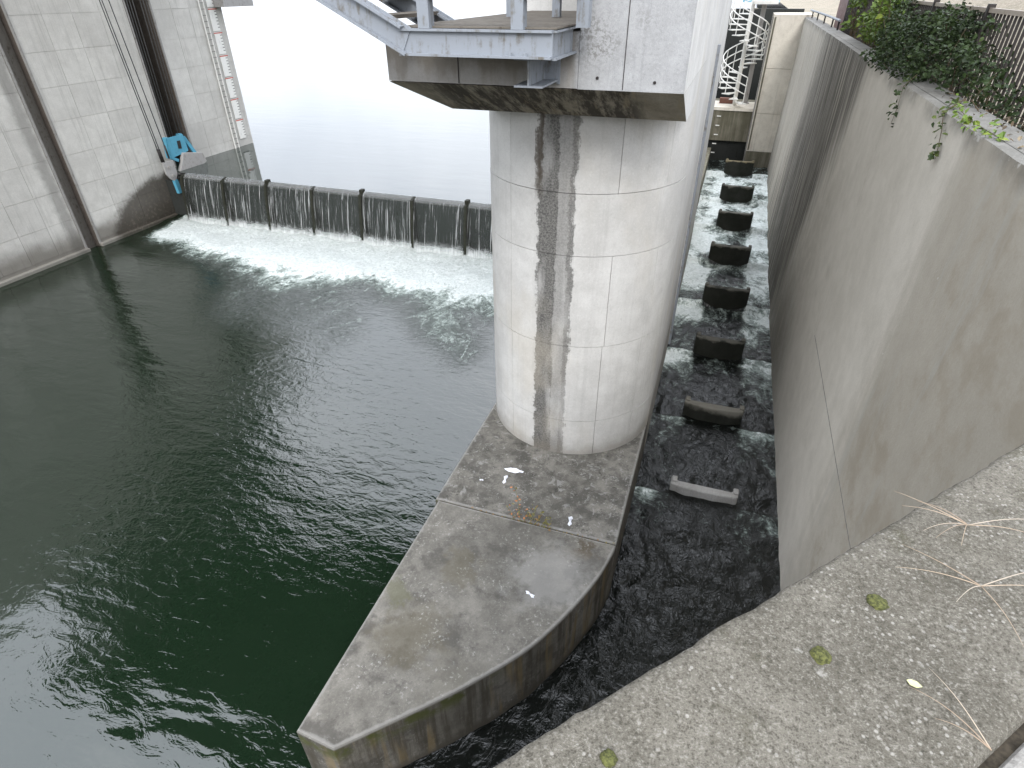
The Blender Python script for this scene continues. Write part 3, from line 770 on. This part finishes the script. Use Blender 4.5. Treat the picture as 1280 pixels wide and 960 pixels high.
for i in range(len(ybr)-1):
    for z0, z1 in ((-2.5, 2.62), (2.62, zt)):
        wall_panel(ybr[i], ybr[i+1], z0, z1)
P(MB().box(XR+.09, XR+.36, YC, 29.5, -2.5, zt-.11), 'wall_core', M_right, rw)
# coping strip, cast in lengths
for i in range(len(ybr)-1):
    P(MB().box(XR+.103, XR+.365, ybr[i]+.002, ybr[i+1]-.002, zt-.098, zt+.002), 'coping', M_coptop, rw, bev=.006)

pp = thing('parapet_wall', 'rough grey pebbly concrete parapet in the near right foreground', 'parapet', loc=(0, .6, zt))
nv = Vector((dv.y, -dv.x))
A0 = Vector((-.187, .377))
f0 = A0 - dv*1.6; f1 = Vector((XR-.001, YC))
WPP = .374
def pq(s, w): p = A0+dv*s+nv*w; return (p.x, p.y)
s1 = tcor
cache_v = []
# top as a fine grid with an uneven front arris
ss_ = lin(-1.6, s1+.25, .02); ws = [0, .004, .012, .03] + lin(.06, WPP-.02, .03) + [WPP-.006, WPP]
vs = []; fs = []
for s in ss_:
    er = .006*noise.noise(Vector((s*9, 0, 3)))+.004*noise.noise(Vector((s*31, 0, 5)))
    chip = .022*sm(.35, .6, noise.noise(Vector((s*3.1, 4.4, 0))))
    for k, w in enumerate(ws):
        z = zt + .003*noise.noise(Vector((s*6, w*6, 0))) + .0018*noise.noise(Vector((s*40, w*40, 0)))
        if k < 4: z -= (.018, .009, .003, 0)[k] + (chip if k < 3 else 0); w += er + (chip*.8 if k < 3 else 0)
        if k >= len(ws)-2: z -= (.006, .02)[k-len(ws)+2]
        p = pq(s, w); vs.append((p[0], p[1], z))
n = len(ws)
for i in range(len(ss_)-1):
    for k in range(n-1): fs.append((i*n+k, (i+1)*n+k, (i+1)*n+k+1, i*n+k+1))
m0 = len(vs)
for i in range(len(ss_)): v = vs[i*n]; vs.append((v[0], v[1], -2.5))
m1 = len(vs)
for i in range(len(ss_)): v = vs[i*n+n-1]; vs.append((v[0], v[1], 5.5))
for i in range(len(ss_)-1):
    fs.append((m0+i, m0+i+1, (i+1)*n, i*n)); fs.append((i*n+n-1, (i+1)*n+n-1, m1+i+1, m1+i))
o = mesh_obj('parapet_top', vs, fs, M_coping, pp, True); o.matrix_parent_inverse = Matrix.Translation(-Vector(pp.location))
# path behind the parapet, with a debris-filled joint
mb = MB(); q = [pq(-2.2, WPP+.016), pq(s1+.6, WPP+.016), pq(s1+.6, 3.5), pq(-2.2, 3.5)]
g = mb.prism([q[0], q[3], q[2], q[1]], 5.4, zt-.012).build('path', M_path, bev=.012); struct(g)
mb = MB(); q = [pq(-2.2, WPP-.002), pq(s1+.3, WPP-.002), pq(s1+.3, WPP+.06), pq(-2.2, WPP+.06)]
g = mb.prism([q[0], q[3], q[2], q[1]], 5.4, zt-.035).build('soil_joint', M_soil); struct(g)

# ------------------------------------------------------------------ far end: jog wall and cross wall
jw = thing('end_wall', 'bright pale concrete wall closing the far right end of the fishway', 'wall', loc=(1.3, 27.6, 0))
for z0, z1 in ((-1, 1.55), (1.55, 3.0), (3.0, 4.6), (4.6, 6.38)):
    P(MB().box(.84, 2.2, 27.5+.01*(z0 > 1.5), 29.6, z0+.006, z1-.006), 'panel', M_far if z0 > 1.5 else M_cross, jw)
P(MB().box(.79, .835, 27.62, 27.7, -1, 6.3), 'guide_rail', M_guide, jw)
P(MB().box(.87, .93, 27.49, 27.5, 1.6, 6.3), 'joint', M_cross, jw)
cw = thing('cross_wall', 'dark damp concrete cross wall under the white spiral stair', 'wall', loc=(0, 28, 0))
P(MB().box(-3, .86, 28.0, 29.6, rz(-5.5), rz(-4.32)), 'upper_wall', M_cross, cw)
P(MB().box(-3, .86, 27.93, 29.6, rz(-4.318), rz(-4.2)), 'ledge', M_far, cw)
P(MB().box(-3, .86, 28.25, 28.4, -1, rz(-5.5)), 'gate_leaf', M_gate, cw)
P(MB().box(-.6, -.02, 28.9, 29.2, rz(-4.198), rz(-4.0)), 'kerb', M_redbrown, cw)
P(MB().box(-3, .86, 29.6, 31, -1, rz(-4.3)), 'back_wall', M_cross, cw)
bw = tag(MB().box(-6, 2.2, 33.0, 33.4, 0, 6.4).build('rear_wall', M_gate), 'dark wall behind the spiral stair', 'wall')  # plain backdrop wall, near-black in the same paint as the gate leaf
for k in range(5):
    z = rz(-4.55)-.36*k
    P(MB().box(xpr(25)-.02, xpr(25)+.14, 27.86, 27.9, z, z+.03), 'rung', M_white, cw)
P(MB().box(xpr(25)-.6, xpr(25)-.03, 19.0, 27.95, -1, 1.5), 'side_sill', M_cross, cw)

# ------------------------------------------------------------------ fishway: baffles, sills and stepped water
YB = [7.9, 10.17, 12.66, 15.2, 17.9, 20.6, 23.2, 26.3]
ZB = [.21+.17*i for i in range(8)]
WL = [0., .01, .07, .22, .38, .55, .72, .89]
place = ['nearest and driest of the row', 'second nearest of the row, wet with a dry patch', 'third nearest of the row', 'fourth nearest of the row', 'fifth nearest of the row', 'third from the far end', 'second from the far end', 'farthest of the row, below the cross wall']
t_ = None
def ex_b0(t, base): return base
def baf_mat(i):
    if i == 0: return M_bafdry
    def ex(t, base):
        x, y, z = t.xyz(); n = t.noise(3.5, 4)
        dry = t.ss(t.add(t.sub(z, ZB[i]), t.mul(t.sub(n, .5), .35)), (-.16 if i == 1 else -.06), .0)
        k = .85 if i == 1 else .45
        base = t.mix(t.mul(dry, k), base, (.20, .19, .16) if i < 7 else (.36, .30, .18))
        return base
    return concrete('concrete_baffle_%d' % i, (.022, .023, .018), (.012, .013, .009), .2, .2, ex)
for i in range(8):
    y, zt_ = YB[i], ZB[i]
    cx = (.70 if i < 7 else .66)+(.0, .012, -.015, .01, -.012, .018, -.01, 0)[i]; hw = .565+(0, .01, -.012, .012, .02, -.01, .008, -.01)[i]
    b = thing('fishway_baffle', 'concrete fishway baffle block, '+place[i], 'baffle', 'baffle blocks in the fishway', (cx, y, zt_-.9))
    mt = baf_mat(i)
    ch = .07
    body_ = [(cx+hw*math.sin(R_(q_))/math.sin(R_(62)), y-(.02 if i == 0 else .0)-(.05 if i == 0 else .10)*(math.cos(R_(q_))-math.cos(R_(62)))/(1-math.cos(R_(62)))) for q_ in range(-62, 63, 12)] + [ (cx+hw, y+.17), (cx+hw-.07, y+.17), (cx+hw-.13, y+.09), (cx-hw+.13, y+.09), (cx-hw+.07, y+.17), (cx-hw, y+.17)]
    blk = P(MB().prism(body_, zt_-1.0, zt_), 'block', mt, b, bev=.025)
    for sg in (-1, 1):
        xh = cx+sg*(hw-.06)
        P(MB().box(xh-.045, xh+.045, y+.03, y+.165, zt_-.005, zt_+.035), 'horn', mt, blk, bev=.02)
    for x0, x1 in ((xpr(y)+.002, cx-hw-.002), (cx+hw+.002, wallx(y, .5)-.002)):
        P(MB().box(x0, x1, y-.06, y+.1, zt_-1.2, WL[i]-.05), 'sill', M_baf, b)
def flevel(y):
    z = 0.0
    for i in range(8):
        prev = WL[i-1] if i else 0.0
        z += (WL[i]-prev)*sm(YB[i]-.16, YB[i]+.02, y)
    return z
def ffoam(x, y):
    f = 0.
    for i in range(8):
        d = YB[i]-.12-y
        cx = .70
        side = sm(.42, .62, abs(x-cx))
        if d > 0: f = max(f, (.27+.075*i)*math.exp(-d/(.8+.18*i))*(.28+.72*side)*1.4)
    for i in range(2, 8):
        if abs(y-(YB[i]-.10)) < .13: f = max(f, (.34+.05*i)*sm(.5, .6, abs(x-.70)))
    f += .07*sm(5.5, 9, y) + .24*sm(10, 20, y)
    return min(.72, f)*(.85+.5*noise.noise(Vector((x*1.6, y*1.2, 4))))
def fz(x, y):
    f = ffoam(x, y)
    return flevel(y) + (.018+.05*f)*noise.noise(Vector((x*3.2, y*3.2, 0))) + .012*noise.noise(Vector((x*8, y*8, 3)))
xs = lin(-2.6, 1.93, .045); ys = lin(1.2, 28.26, .045)
def ridge(v): return 1-abs(noise.noise(v))*2
def fz2(x, y):
    w = Vector((noise.noise(Vector((x*1.7, y*1.7, 8))), noise.noise(Vector((x*1.7, y*1.7, 12))), 0))*.30
    p = Vector((x, y*.8, 0))+w
    return fz(x, y) + .030 + .022*ridge(p*2.6) + .007*ridge(p*5.7+Vector((3, 1, 0)))
g = grid('fishway_water', xs, ys, fz2, M_fish, {'foam': ffoam}); struct(g)

# ------------------------------------------------------------------ spiral stair at the far end
sp = thing('spiral_stair', 'white steel spiral stair with curved handrail at the far end of the fishway', 'stair', loc=(.02, 28.55, rz(-4.2)))
SX, SY, SR = .02, 28.55, .76; z0s = rz(-4.2)
P(MB().tube([(SX, SY, z0s), (SX, SY, z0s+5.6)], .075, 12), 'centre_pole', M_white, sp, smooth=True)
pitch = 2.06; nstep = 12; a_start = R_(-65)
def ang(k): return a_start - 2*math.pi*k/nstep
def rail_pts(h, k0, k1, sub=4):
    o = []
    for q in range(int((k1-k0)*sub)+1):
        k = k0+q/sub; a = ang(k); o.append((SX+SR*math.cos(a), SY+SR*math.sin(a), z0s+.17+pitch*k/nstep+h))
    return o
for k in range(27):
    a = ang(k); z = z0s+.17+pitch*k/nstep; w = .24
    pts = [(SX+.07*math.cos(a-.3), SY+.07*math.sin(a-.3)), (SX+SR*math.cos(a-w), SY+SR*math.sin(a-w)), (SX+SR*math.cos(a+w), SY+SR*math.sin(a+w)), (SX+.07*math.cos(a+.3), SY+.07*math.sin(a+.3))]
    trd = P(MB().prism(pts, z-.035, z), 'tread', M_white, sp)
    p = Vector((SX+SR*math.cos(a), SY+SR*math.sin(a), z))
    P(MB().tube([p, p+Vector((0, 0, .95))], .016, 6), 'baluster', M_white, trd)
for h in (.35, .65, .95): P(MB().tube(rail_pts(h, 0, 26), .022, 6), 'handrail', M_white, sp, smooth=True)
P(MB().box(SX+.02, SX+.9, 28.1, 29.6, rz(-.62), rz(-.52)), 'landing', M_white, sp)
lb = tag(MB().box(-.4, 1.0, 29.9, 30.0, rz(-.6), rz(.5)).box(-.4, 1.0, 29.85, 29.9, rz(-.30), rz(-.24)).build('blue_panel', M_ltblue), 'light blue panel at the head of the white spiral stair', 'panel')
rc_ = thing('support_column', 'grey steel column standing behind the white spiral stair', 'column', loc=(.45, 29.3, rz(-4.2)))
P(MB().box(.36, .54, 29.2, 29.38, rz(-4.2), rz(-.63)), 'shaft', M_plate, rc_)
P(MB().box(.30, .60, 29.14, 29.44, rz(-4.199), rz(-4.17)), 'base_plate', M_plate, rc_)

# ------------------------------------------------------------------ fence, panels and rail on the right bank
fn_ = thing('picket_fence', 'dark brown metal picket fence with pale top rail behind the channel wall', 'fence', loc=(2.52, 12, 6))
FX, FT = 2.52, rz(-.25)
fy0, fy1 = 5.4, 21.6
P(MB().box(FX-.02, FX+.02, fy0, fy1, FT-.022, FT+.022), 'top_rail', paint('rail_pale_top', (.34, .29, .24), .3, .4), fn_)
P(MB().box(FX-.016, FX+.016, fy0, fy1, rz(-1.17), rz(-1.13)), 'bottom_rail', M_dark, fn_)
pk = MB().box(-.011, .011, -.011, .011, 0, .86).build('picket', M_dark); pkm = pk.data; bpy.data.objects.remove(pk)
yy = fy0+.07
while yy < fy1:
    if min(abs(yy-(9.08+2.53*k)) for k in range(-2, 6)) > .07:
        o = link('picket', pkm, None, fn_); o.location = Vector((FX, yy, rz(-1.13)))-Vector(fn_.location)
    yy += .118
for k in range(-1, 6):
    yq = 9.08+2.53*k
    if fy0 < yq < fy1: P(MB().box(FX-.035, FX+.035, yq-.035, yq+.035, 5.9, FT+.06), 'post', M_dark, fn_, bev=.006)
bp = thing('brown_panel_wall', 'dark brown sheet panel wall behind the far end of the coping', 'panel', loc=(3.1, 24, 6))
for k in range(4): P(MB().box(2.95, 3.0, 21.7+k*1.5, 23.18+k*1.5, 5.8, 7.9), 'panel', M_brown, bp)
wl = thing('white_slat_panel', 'white slatted panel between brown panel wall and leafy shrub', 'panel', loc=(2.75, 20, 6))
for k in range(14): P(MB().box(2.70, 2.73, 18.2+k*.24, 18.33+k*.24, 5.9, 7.6), 'slat', M_white, wl)
P(MB().box(2.735, 2.76, 18.1, 21.6, 6.9, 6.98), 'crossbar', M_white, wl)
tr = thing('pipe_rail', 'thin pipe rail with short posts on the far coping', 'rail', loc=(2.2, 24, zt))
pts = [(2.05, 27.4, zt+.22), (2.12, 25, zt+.22), (2.18, 22, zt+.22), (2.2, 19.5, zt+.22)]
P(MB().tube(pts, .03, 6), 'pipe', M_steel, tr)
for p in ((2.07, 26.6), (2.12, 25), (2.16, 23), (2.19, 21), (2.2, 19.6)): P(MB().box(p[0]-.02, p[0]+.02, p[1]-.02, p[1]+.02, zt-.002, zt+.22), 'post', M_dark, tr)

# ------------------------------------------------------------------ plants
def leaves(spots, size, mat, name, par, flat=.0):
    vs = []; fs = []; tone = []
    for (p, n, tn) in spots:
        L = size*random.uniform(.6, 1.3); Wd = L*random.uniform(.5, .75)
        d = Vector((random.gauss(0, 1), random.gauss(0, 1), random.gauss(0, .6)-.2)).normalized()
        n = Vector(n)
        if n.length < .1: n = Vector((random.gauss(0, 1), random.gauss(0, 1), abs(random.gauss(0, 1))+.4))
        n.normalize(); s = d.cross(n)
        if s.length < .05: continue
        s.normalize(); b = len(vs); p = Vector(p); fold = n*Wd*.18
        vs += [p, p+d*L*.35+s*Wd*.5+fold, p+d*L*.8+s*Wd*.28+fold*.6, p+d*L-n*L*.12, p+d*L*.8-s*Wd*.28+fold*.6, p+d*L*.35-s*Wd*.5+fold, p+d*L*.4]
        fs += [(b, b+1, b+6), (b+1, b+2, b+6), (b+2, b+3, b+6), (b+3, b+4, b+6), (b+4, b+5, b+6), (b+5, b, b+6)]
        tone += [tn]*7
    o = mesh_obj(name, vs, fs, mat, par)
    at = o.data.attributes.new('tone', 'FLOAT', 'POINT'); at.data.foreach_set('value', tone)
    o.matrix_parent_inverse = Matrix.Translation(-Vector(par.location))
    return o
def clump(lobes, n, tmul=1.):
    o = []
    tot = sum(l[3]*l[4]*l[5] for l in lobes)
    for (cx, cy, cz, rx, ry, rz_) in lobes:
        for _ in range(int(n*rx*ry*rz_/tot)):
            while True:
                q = Vector((random.uniform(-1, 1), random.uniform(-1, 1), random.uniform(-1, 1)))
                if .15 < q.length < 1: break
            q *= (.55+.45*random.random())/max(.5, q.length) if random.random() < .6 else 1
            p = (cx+q.x*rx, cy+q.y*ry, cz+q.z*rz_)
            if noise.noise(Vector(p)*3.2) < -.12: continue
            tn = max(0, min(1, .45+.5*noise.noise(Vector(p)*2.1)+random.uniform(-.25, .3)))*tmul
            o.append((p, (0, 0, 0), tn))
    return o
def twigs(lobes, n, par, mat, base, r=.007, name='stem'):
    for _ in range(n):
        l = random.choice(lobes)
        e = Vector((l[0]+random.uniform(-.8, .8)*l[3], l[1]+random.uniform(-.8, .8)*l[4], l[2]+random.uniform(-.3, .9)*l[5]))
        s = Vector((base(l)[0]+random.gauss(0, .08), base(l)[1]+random.gauss(0, .2), base(l)[2]))
        m = (s+e)/2+Vector((random.gauss(0, .08), random.gauss(0, .08), random.uniform(0, .15)))
        o = MB().tube([s, m, e], r, 5, r*.35).build(name, mat, par); o.matrix_parent_inverse = Matrix.Translation(-Vector(par.location))
M_stem = simple('stem_brown', (.10, .075, .045), .8)
def gb(l): return (2.42, l[1], 6.1)
vb = thing('vine_thicket', 'dark green vine thicket spilling over the coping in front of the picket fence', 'bush', loc=(2.35, 9.5, zt))
lob = [(2.32, 8.3, 6.55, .36, .75, .30), (2.28, 9.3, 6.60, .40, .8, .36), (2.26, 10.3, 6.62, .42, .8, .40), (2.22, 11.2, 6.58, .40, .8, .36), (2.34, 12.2, 6.62, .36, .8, .40), (2.40, 9.9, 6.85, .28, 1.2, .26), (2.42, 8.9, 6.78, .22, .8, .24), (2.40, 13.0, 6.8, .25, .7, .4), (1.98, 10.6, 6.42, .22, .7, .18), (1.96, 11.6, 6.38, .2, .6, .16), (2.36, 7.5, 6.45, .26, .5, .20), (1.98, 9.5, 6.40, .18, .6, .13), (2.45, 6.8, 6.3, .16, .6, .14)]
leaves(clump(lob, 10500, .8), .060, M_vine, 'foliage', vb)
twigs(lob, 60, vb, M_stem, gb)
sh = thing('leafy_shrub', 'bright yellow green leafy shrub on the far coping beside the vine thicket', 'bush', loc=(2.4, 15.5, zt))
lob = [(2.36, 13.9, 6.72, .26, .7, .42), (2.40, 15.0, 6.75, .28, .7, .45), (2.42, 16.0, 6.65, .26, .6, .38), (2.42, 14.4, 7.1, .22, .6, .35), (2.3, 13.3, 6.9, .2, .5, .5)]
leaves(clump(lob, 1900), .10, M_leafy, 'foliage', sh)
twigs(lob, 26, sh, M_stem, gb, .012)
sh = thing('leafy_shrub', 'small dark stemmed green shrub in front of the white slat panel', 'bush', loc=(2.4, 18.4, zt))
lob = [(2.40, 18.3, 6.75, .26, .7, .5), (2.42, 18.0, 7.15, .22, .6, .3)]
leaves(clump(lob, 420), .11, M_leafy, 'foliage', sh); twigs(lob, 10, sh, M_stem, gb, .016)
def tendril(name, label, pts, n, size, mat=M_vine, toff=.0):
    th = thing(name, label, 'vine', loc=pts[0])
    o = MB().tube(pts, .005, 5, .002).build('stem', M_stem, th); o.matrix_parent_inverse = Matrix.Translation(-Vector(th.location))
    sp_ = []
    for _ in range(n):
        t = random.random()*(len(pts)-1.001); k = int(t); p = Vector(pts[k]).lerp(Vector(pts[k+1]), t-k)
        sp_.append((p+Vector((random.gauss(-.02, .02), random.gauss(0, .045), random.gauss(0, .03))), (-.8, -.3, .5+random.random()), min(1, random.uniform(.2, .9)+toff)))
    leaves(sp_, size, mat, 'foliage', th)
xw = XR-.02
tendril('hanging_vine', 'short hanging vine tendril on the upper wall left of the longer one', [(XR+.1, 9.0, zt+.10), (xw, 8.9, zt-.02), (xw, 8.85, zt-.22), (xw, 8.9, zt-.42)], 34, .065)
tendril('hanging_vine', 'leafy vine tendril dangling over the wall edge below the thicket', [(XR+.2, 7.3, zt+.08), (xw, 7.0, zt+.0), (xw, 6.85, zt-.14), (xw, 6.75, zt-.30), (xw, 6.72, zt-.36)], 46, .06, M_vine, .25)
tendril('creeping_vine', 'light green vine creeping along the coping towards the camera', [(XR+.22, 7.6, zt+.05), (XR+.10, 7.0, zt+.03), (XR+.05, 6.5, zt+.02), (XR+.07, 6.0, zt+.015), (XR+.10, 5.7, zt+.012)], 90, .055, M_leafy)
lt = tag(leaves([((random.uniform(2.0, 2.45), random.uniform(5.2, 8.2), zt+.012+random.random()*.02), (random.gauss(0, .3), random.gauss(0, .3), 1), random.random()) for _ in range(80)], .045, M_litter, 'leaf_litter', vb), 'x', 'x')
for k in ('label', 'category'): del lt[k]
lt.parent = None; lt.matrix_parent_inverse = Matrix.Identity(4)
tag(lt, 'scattered dead leaves along the back of the coping', 'leaves', None, 'stuff')

# weed in the apron joint
wd = thing('weed', 'small orange and green weed growing from the joint of the pier apron', 'plant', loc=(-1.72, 5.50, ZP))
spt = []
stems = [((-1.80, 5.49), (-1.92, 5.60), .55, 22), ((-1.75, 5.49), (-1.70, 5.55), .22, 14), ((-1.88, 5.49), (-2.02, 5.52), .20, 10), ((-1.60, 5.49), (-1.50, 5.58), .20, 22), ((-1.66, 5.49), (-1.60, 5.60), .24, 22), ((-1.5, 5.49), (-1.40, 5.54), .16, 20), ((-1.42, 5.49), (-1.36, 5.52), .10, 12)]
for i, (a_, b_, h, nl) in enumerate(stems):
    p0 = Vector((a_[0], a_[1], ZP-.02)); p2 = Vector((b_[0], b_[1], ZP+h)); p1 = (p0+p2)/2+Vector((.02, -.01, .02))
    o = MB().tube([p0, p1, p2], .005, 5, .002).build('stem', M_weedg, wd); o.matrix_parent_inverse = Matrix.Translation(-Vector(wd.location))
    for _ in range(nl):
        t = random.random(); q = p0.lerp(p1, t*2) if t < .5 else p1.lerp(p2, t*2-1)
        spt.append((q+Vector((random.gauss(0, .018), random.gauss(0, .018), 0)), (0, 0, 0), random.choice((.1, .3, .9, 1)) if i in (0, 1, 2) else random.choice((0, .05, .3))))
leaves(spt, .04, M_weedg, 'foliage', wd)
mossy = [((-2.55+.045*k+random.gauss(0, .02), 5.488+random.gauss(0, .012), ZP+.004), (0, 0, 1), random.random()*.4) for k in range(48)]
ml = leaves(mossy, .03, M_weedg, 'joint_growth', wd); ml['kind'] = 'stuff'

# dry grass on the parapet
def dry(label, base, dirs, L):
    th = thing('dry_grass', label, 'dry grass', 'dry grass stems on the parapet', base)
    B = Vector(base)
    for (ax, ay, sc, lift) in dirs:
        d = Vector((ax, ay, 0)).normalized(); s = Vector((-d.y, d.x, 0)); c = random.uniform(-.12, .12); pts = []
        for k in range(9):
            q = k/8; pts.append(B+d*L*sc*q+s*c*L*q*q+Vector((0, 0, .004+lift*math.sin(q*2.6)*L*.5)))
        o = MB().tube(pts, .0011, 5, .0003).build('stem', M_dry, th, True); o.matrix_parent_inverse = Matrix.Translation(-B)
        at = o.data.attributes.new('tone', 'FLOAT', 'POINT'); at.data.foreach_set('value', [random.random()]*len(o.data.vertices))
def cp(px, py): return (px, py, zt+.006)
dry('straw coloured dry grass spray at the edge of the parapet beside the channel wall', cp(.655, 1.175), [(-1, .35, .75, .1), (-1, .1, .65, .15), (-1, -.3, .55, .1), (-.9, -.75, .55, .2), (-.6, -.8, .45, .25), (1, .25, .9, .3), (1, -.05, .7, .2), (-1, .7, .5, .1)], .20)
dry('straw coloured dry grass tuft lying nearer on the parapet', cp(.635, 1.0), [(-1, .05, .85, .1), (-.9, .35, .8, .12), (-.7, -.6, .5, .2), (.2, -1, .75, .15), (1, .45, .8, .3), (1, .1, .7, .2)], .18)
dry('few dry stems in the soil joint at the bottom corner', cp(.56, .655), [(-.55, .75, 1., .3), (-.75, .6, .95, .25), (-.9, .35, .6, .2)], .13)

# moss cushions, fallen leaf
def blob(name, label, cat, c, r, h, mat, group=None, ell=(1, 1)):
    bm = bmesh.new(); bmesh.ops.create_icosphere(bm, subdivisions=4, radius=1)
    for v in bm.verts:
        k = 1+.22*noise.noise(v.co*2.3+Vector(c)*9)+.12*noise.noise(v.co*7)
        v.co = Vector((v.co.x*r*k*ell[0], v.co.y*r*k*ell[1], max(-.3, v.co.z)*h*k))
    me = bpy.data.meshes.new(name); bm.to_mesh(me); bm.free(); me.polygons.foreach_set('use_smooth', [True]*len(me.polygons))
    o = link(name, me, mat); o.location = c
    return tag(o, label, cat, group)
for c, r, lb_ in (((.438, .901), .019, 'round green moss cushion on the parapet, farthest of the three'), ((.325, .746), .017, 'green moss cushion near the middle of the parapet'), ((-.002, .455), .013, 'green moss cushion at the bottom edge of the parapet')):
    blob('moss_cushion', lb_, 'moss', (c[0], c[1], zt), r, .008, M_moss, 'moss cushions on the parapet')
o = MB().prism([(-.011, 0), (-.005, -.006), (.005, -.006), (.012, .001), (.004, .006), (-.006, .005)], 0, .0012).build('fallen_leaf', M_yleaf)
o.location = (.47, .738, zt+.006); o.rotation_euler = (.06, -.10, -.35); tag(o, 'small pale yellow fallen leaf lying on the parapet', 'leaf')

# white scraps on the apron
def scrap(label, c, a, pts, h):
    bm = bmesh.new(); V_ = []
    n = len(pts); ctr = Vector((sum(p[0] for p in pts)/n, sum(p[1] for p in pts)/n))
    rings = []
    for k, s in enumerate((1., .66, .33)):
        rings.append([bm.verts.new((ctr.x+(p[0]-ctr.x)*s, ctr.y+(p[1]-ctr.y)*s, (0 if k == 0 else h*(.5+.5*k)*(.7+.6*random.random())))) for p in pts])
    cv = bm.verts.new((ctr.x, ctr.y, h*1.1))
    for r in range(2):
        for i in range(n): bm.faces.new((rings[r][i], rings[r][(i+1) % n], rings[r+1][(i+1) % n], rings[r+1][i]))
    for i in range(n): bm.faces.new((rings[2][i], rings[2][(i+1) % n], cv))
    bmesh.ops.subdivide_edges(bm, edges=bm.edges[:], cuts=1, use_grid_fill=True)
    for v in bm.verts: v.co.z = max(.001, v.co.z+random.uniform(-.35, .35)*h)
    me = bpy.data.meshes.new('paper_scrap'); bm.to_mesh(me); bm.free()
    o = link('paper_scrap', me, M_paper); o.location = (c[0], c[1], ZP+.004); o.rotation_euler.z = a
    tag(o, label, 'scrap', 'white scraps on the pier apron')
long_ = [(-.16, 0), (-.08, -.05), (.04, -.055), (.10, -.02), (.15, -.02), (.16, .015), (.10, .02), (.04, .05), (-.06, .045)]
small = [(-.09, .005), (-.05, -.03), (.0, -.012), (.06, -.04), (.10, -.02), (.07, .03), (.0, .012), (-.06, .03)]
scrap('largest white crumpled scrap lying near the pier base', (-2.22, 6.44), .05, long_, .02)
scrap('small white scrap just below the largest one', (-2.28, 6.20), 1.75, small, .015)
scrap('white scrap beside the apron joint, right of the weed', (-1.13, 5.70), 1.75, small, .015)
scrap('white scrap alone on the pointed nose slab', (-1.30, 4.37), -.35, small, .014)
scrap('tiny white fleck left of the other scraps', (-2.62, 6.08), .3, [(p[0]*.35, p[1]*.45) for p in small], .006)

# ------------------------------------------------------------------ gate house and deck overhead (seen in the water's reflection)
gh = thing('gate_house', 'concrete gate house deck high above the river on the piers', 'building', loc=(-10, 13, 17.5))
P(MB().box(-24, 4.5, 6.7, 19.5, 17.52, 18.3), 'deck_slab', M_stone, gh)
for xg in (-19, -14, -9, -4): P(MB().box(xg-.3, xg+.3, 6.8, 19.4, 16.9, 17.515), 'girder', M_stone, gh)
P(MB().box(-22.5, -20, 8, 19, 10.21, 17.515), 'tower_leg', M_stone, gh)
P(MB().box(-22, 2.5, 8.2, 18.6, 18.305, 22), 'house_wall', M_far, gh)
P(MB().box(-22.6, 3.1, 7.8, 19.1, 22.005, 22.4), 'roof', M_stone, gh)
for k in range(6): P(MB().box(-20+k*3.6, -18.4+k*3.6, 8.12, 8.19, 19.3, 20.8), 'window', M_dark, gh)
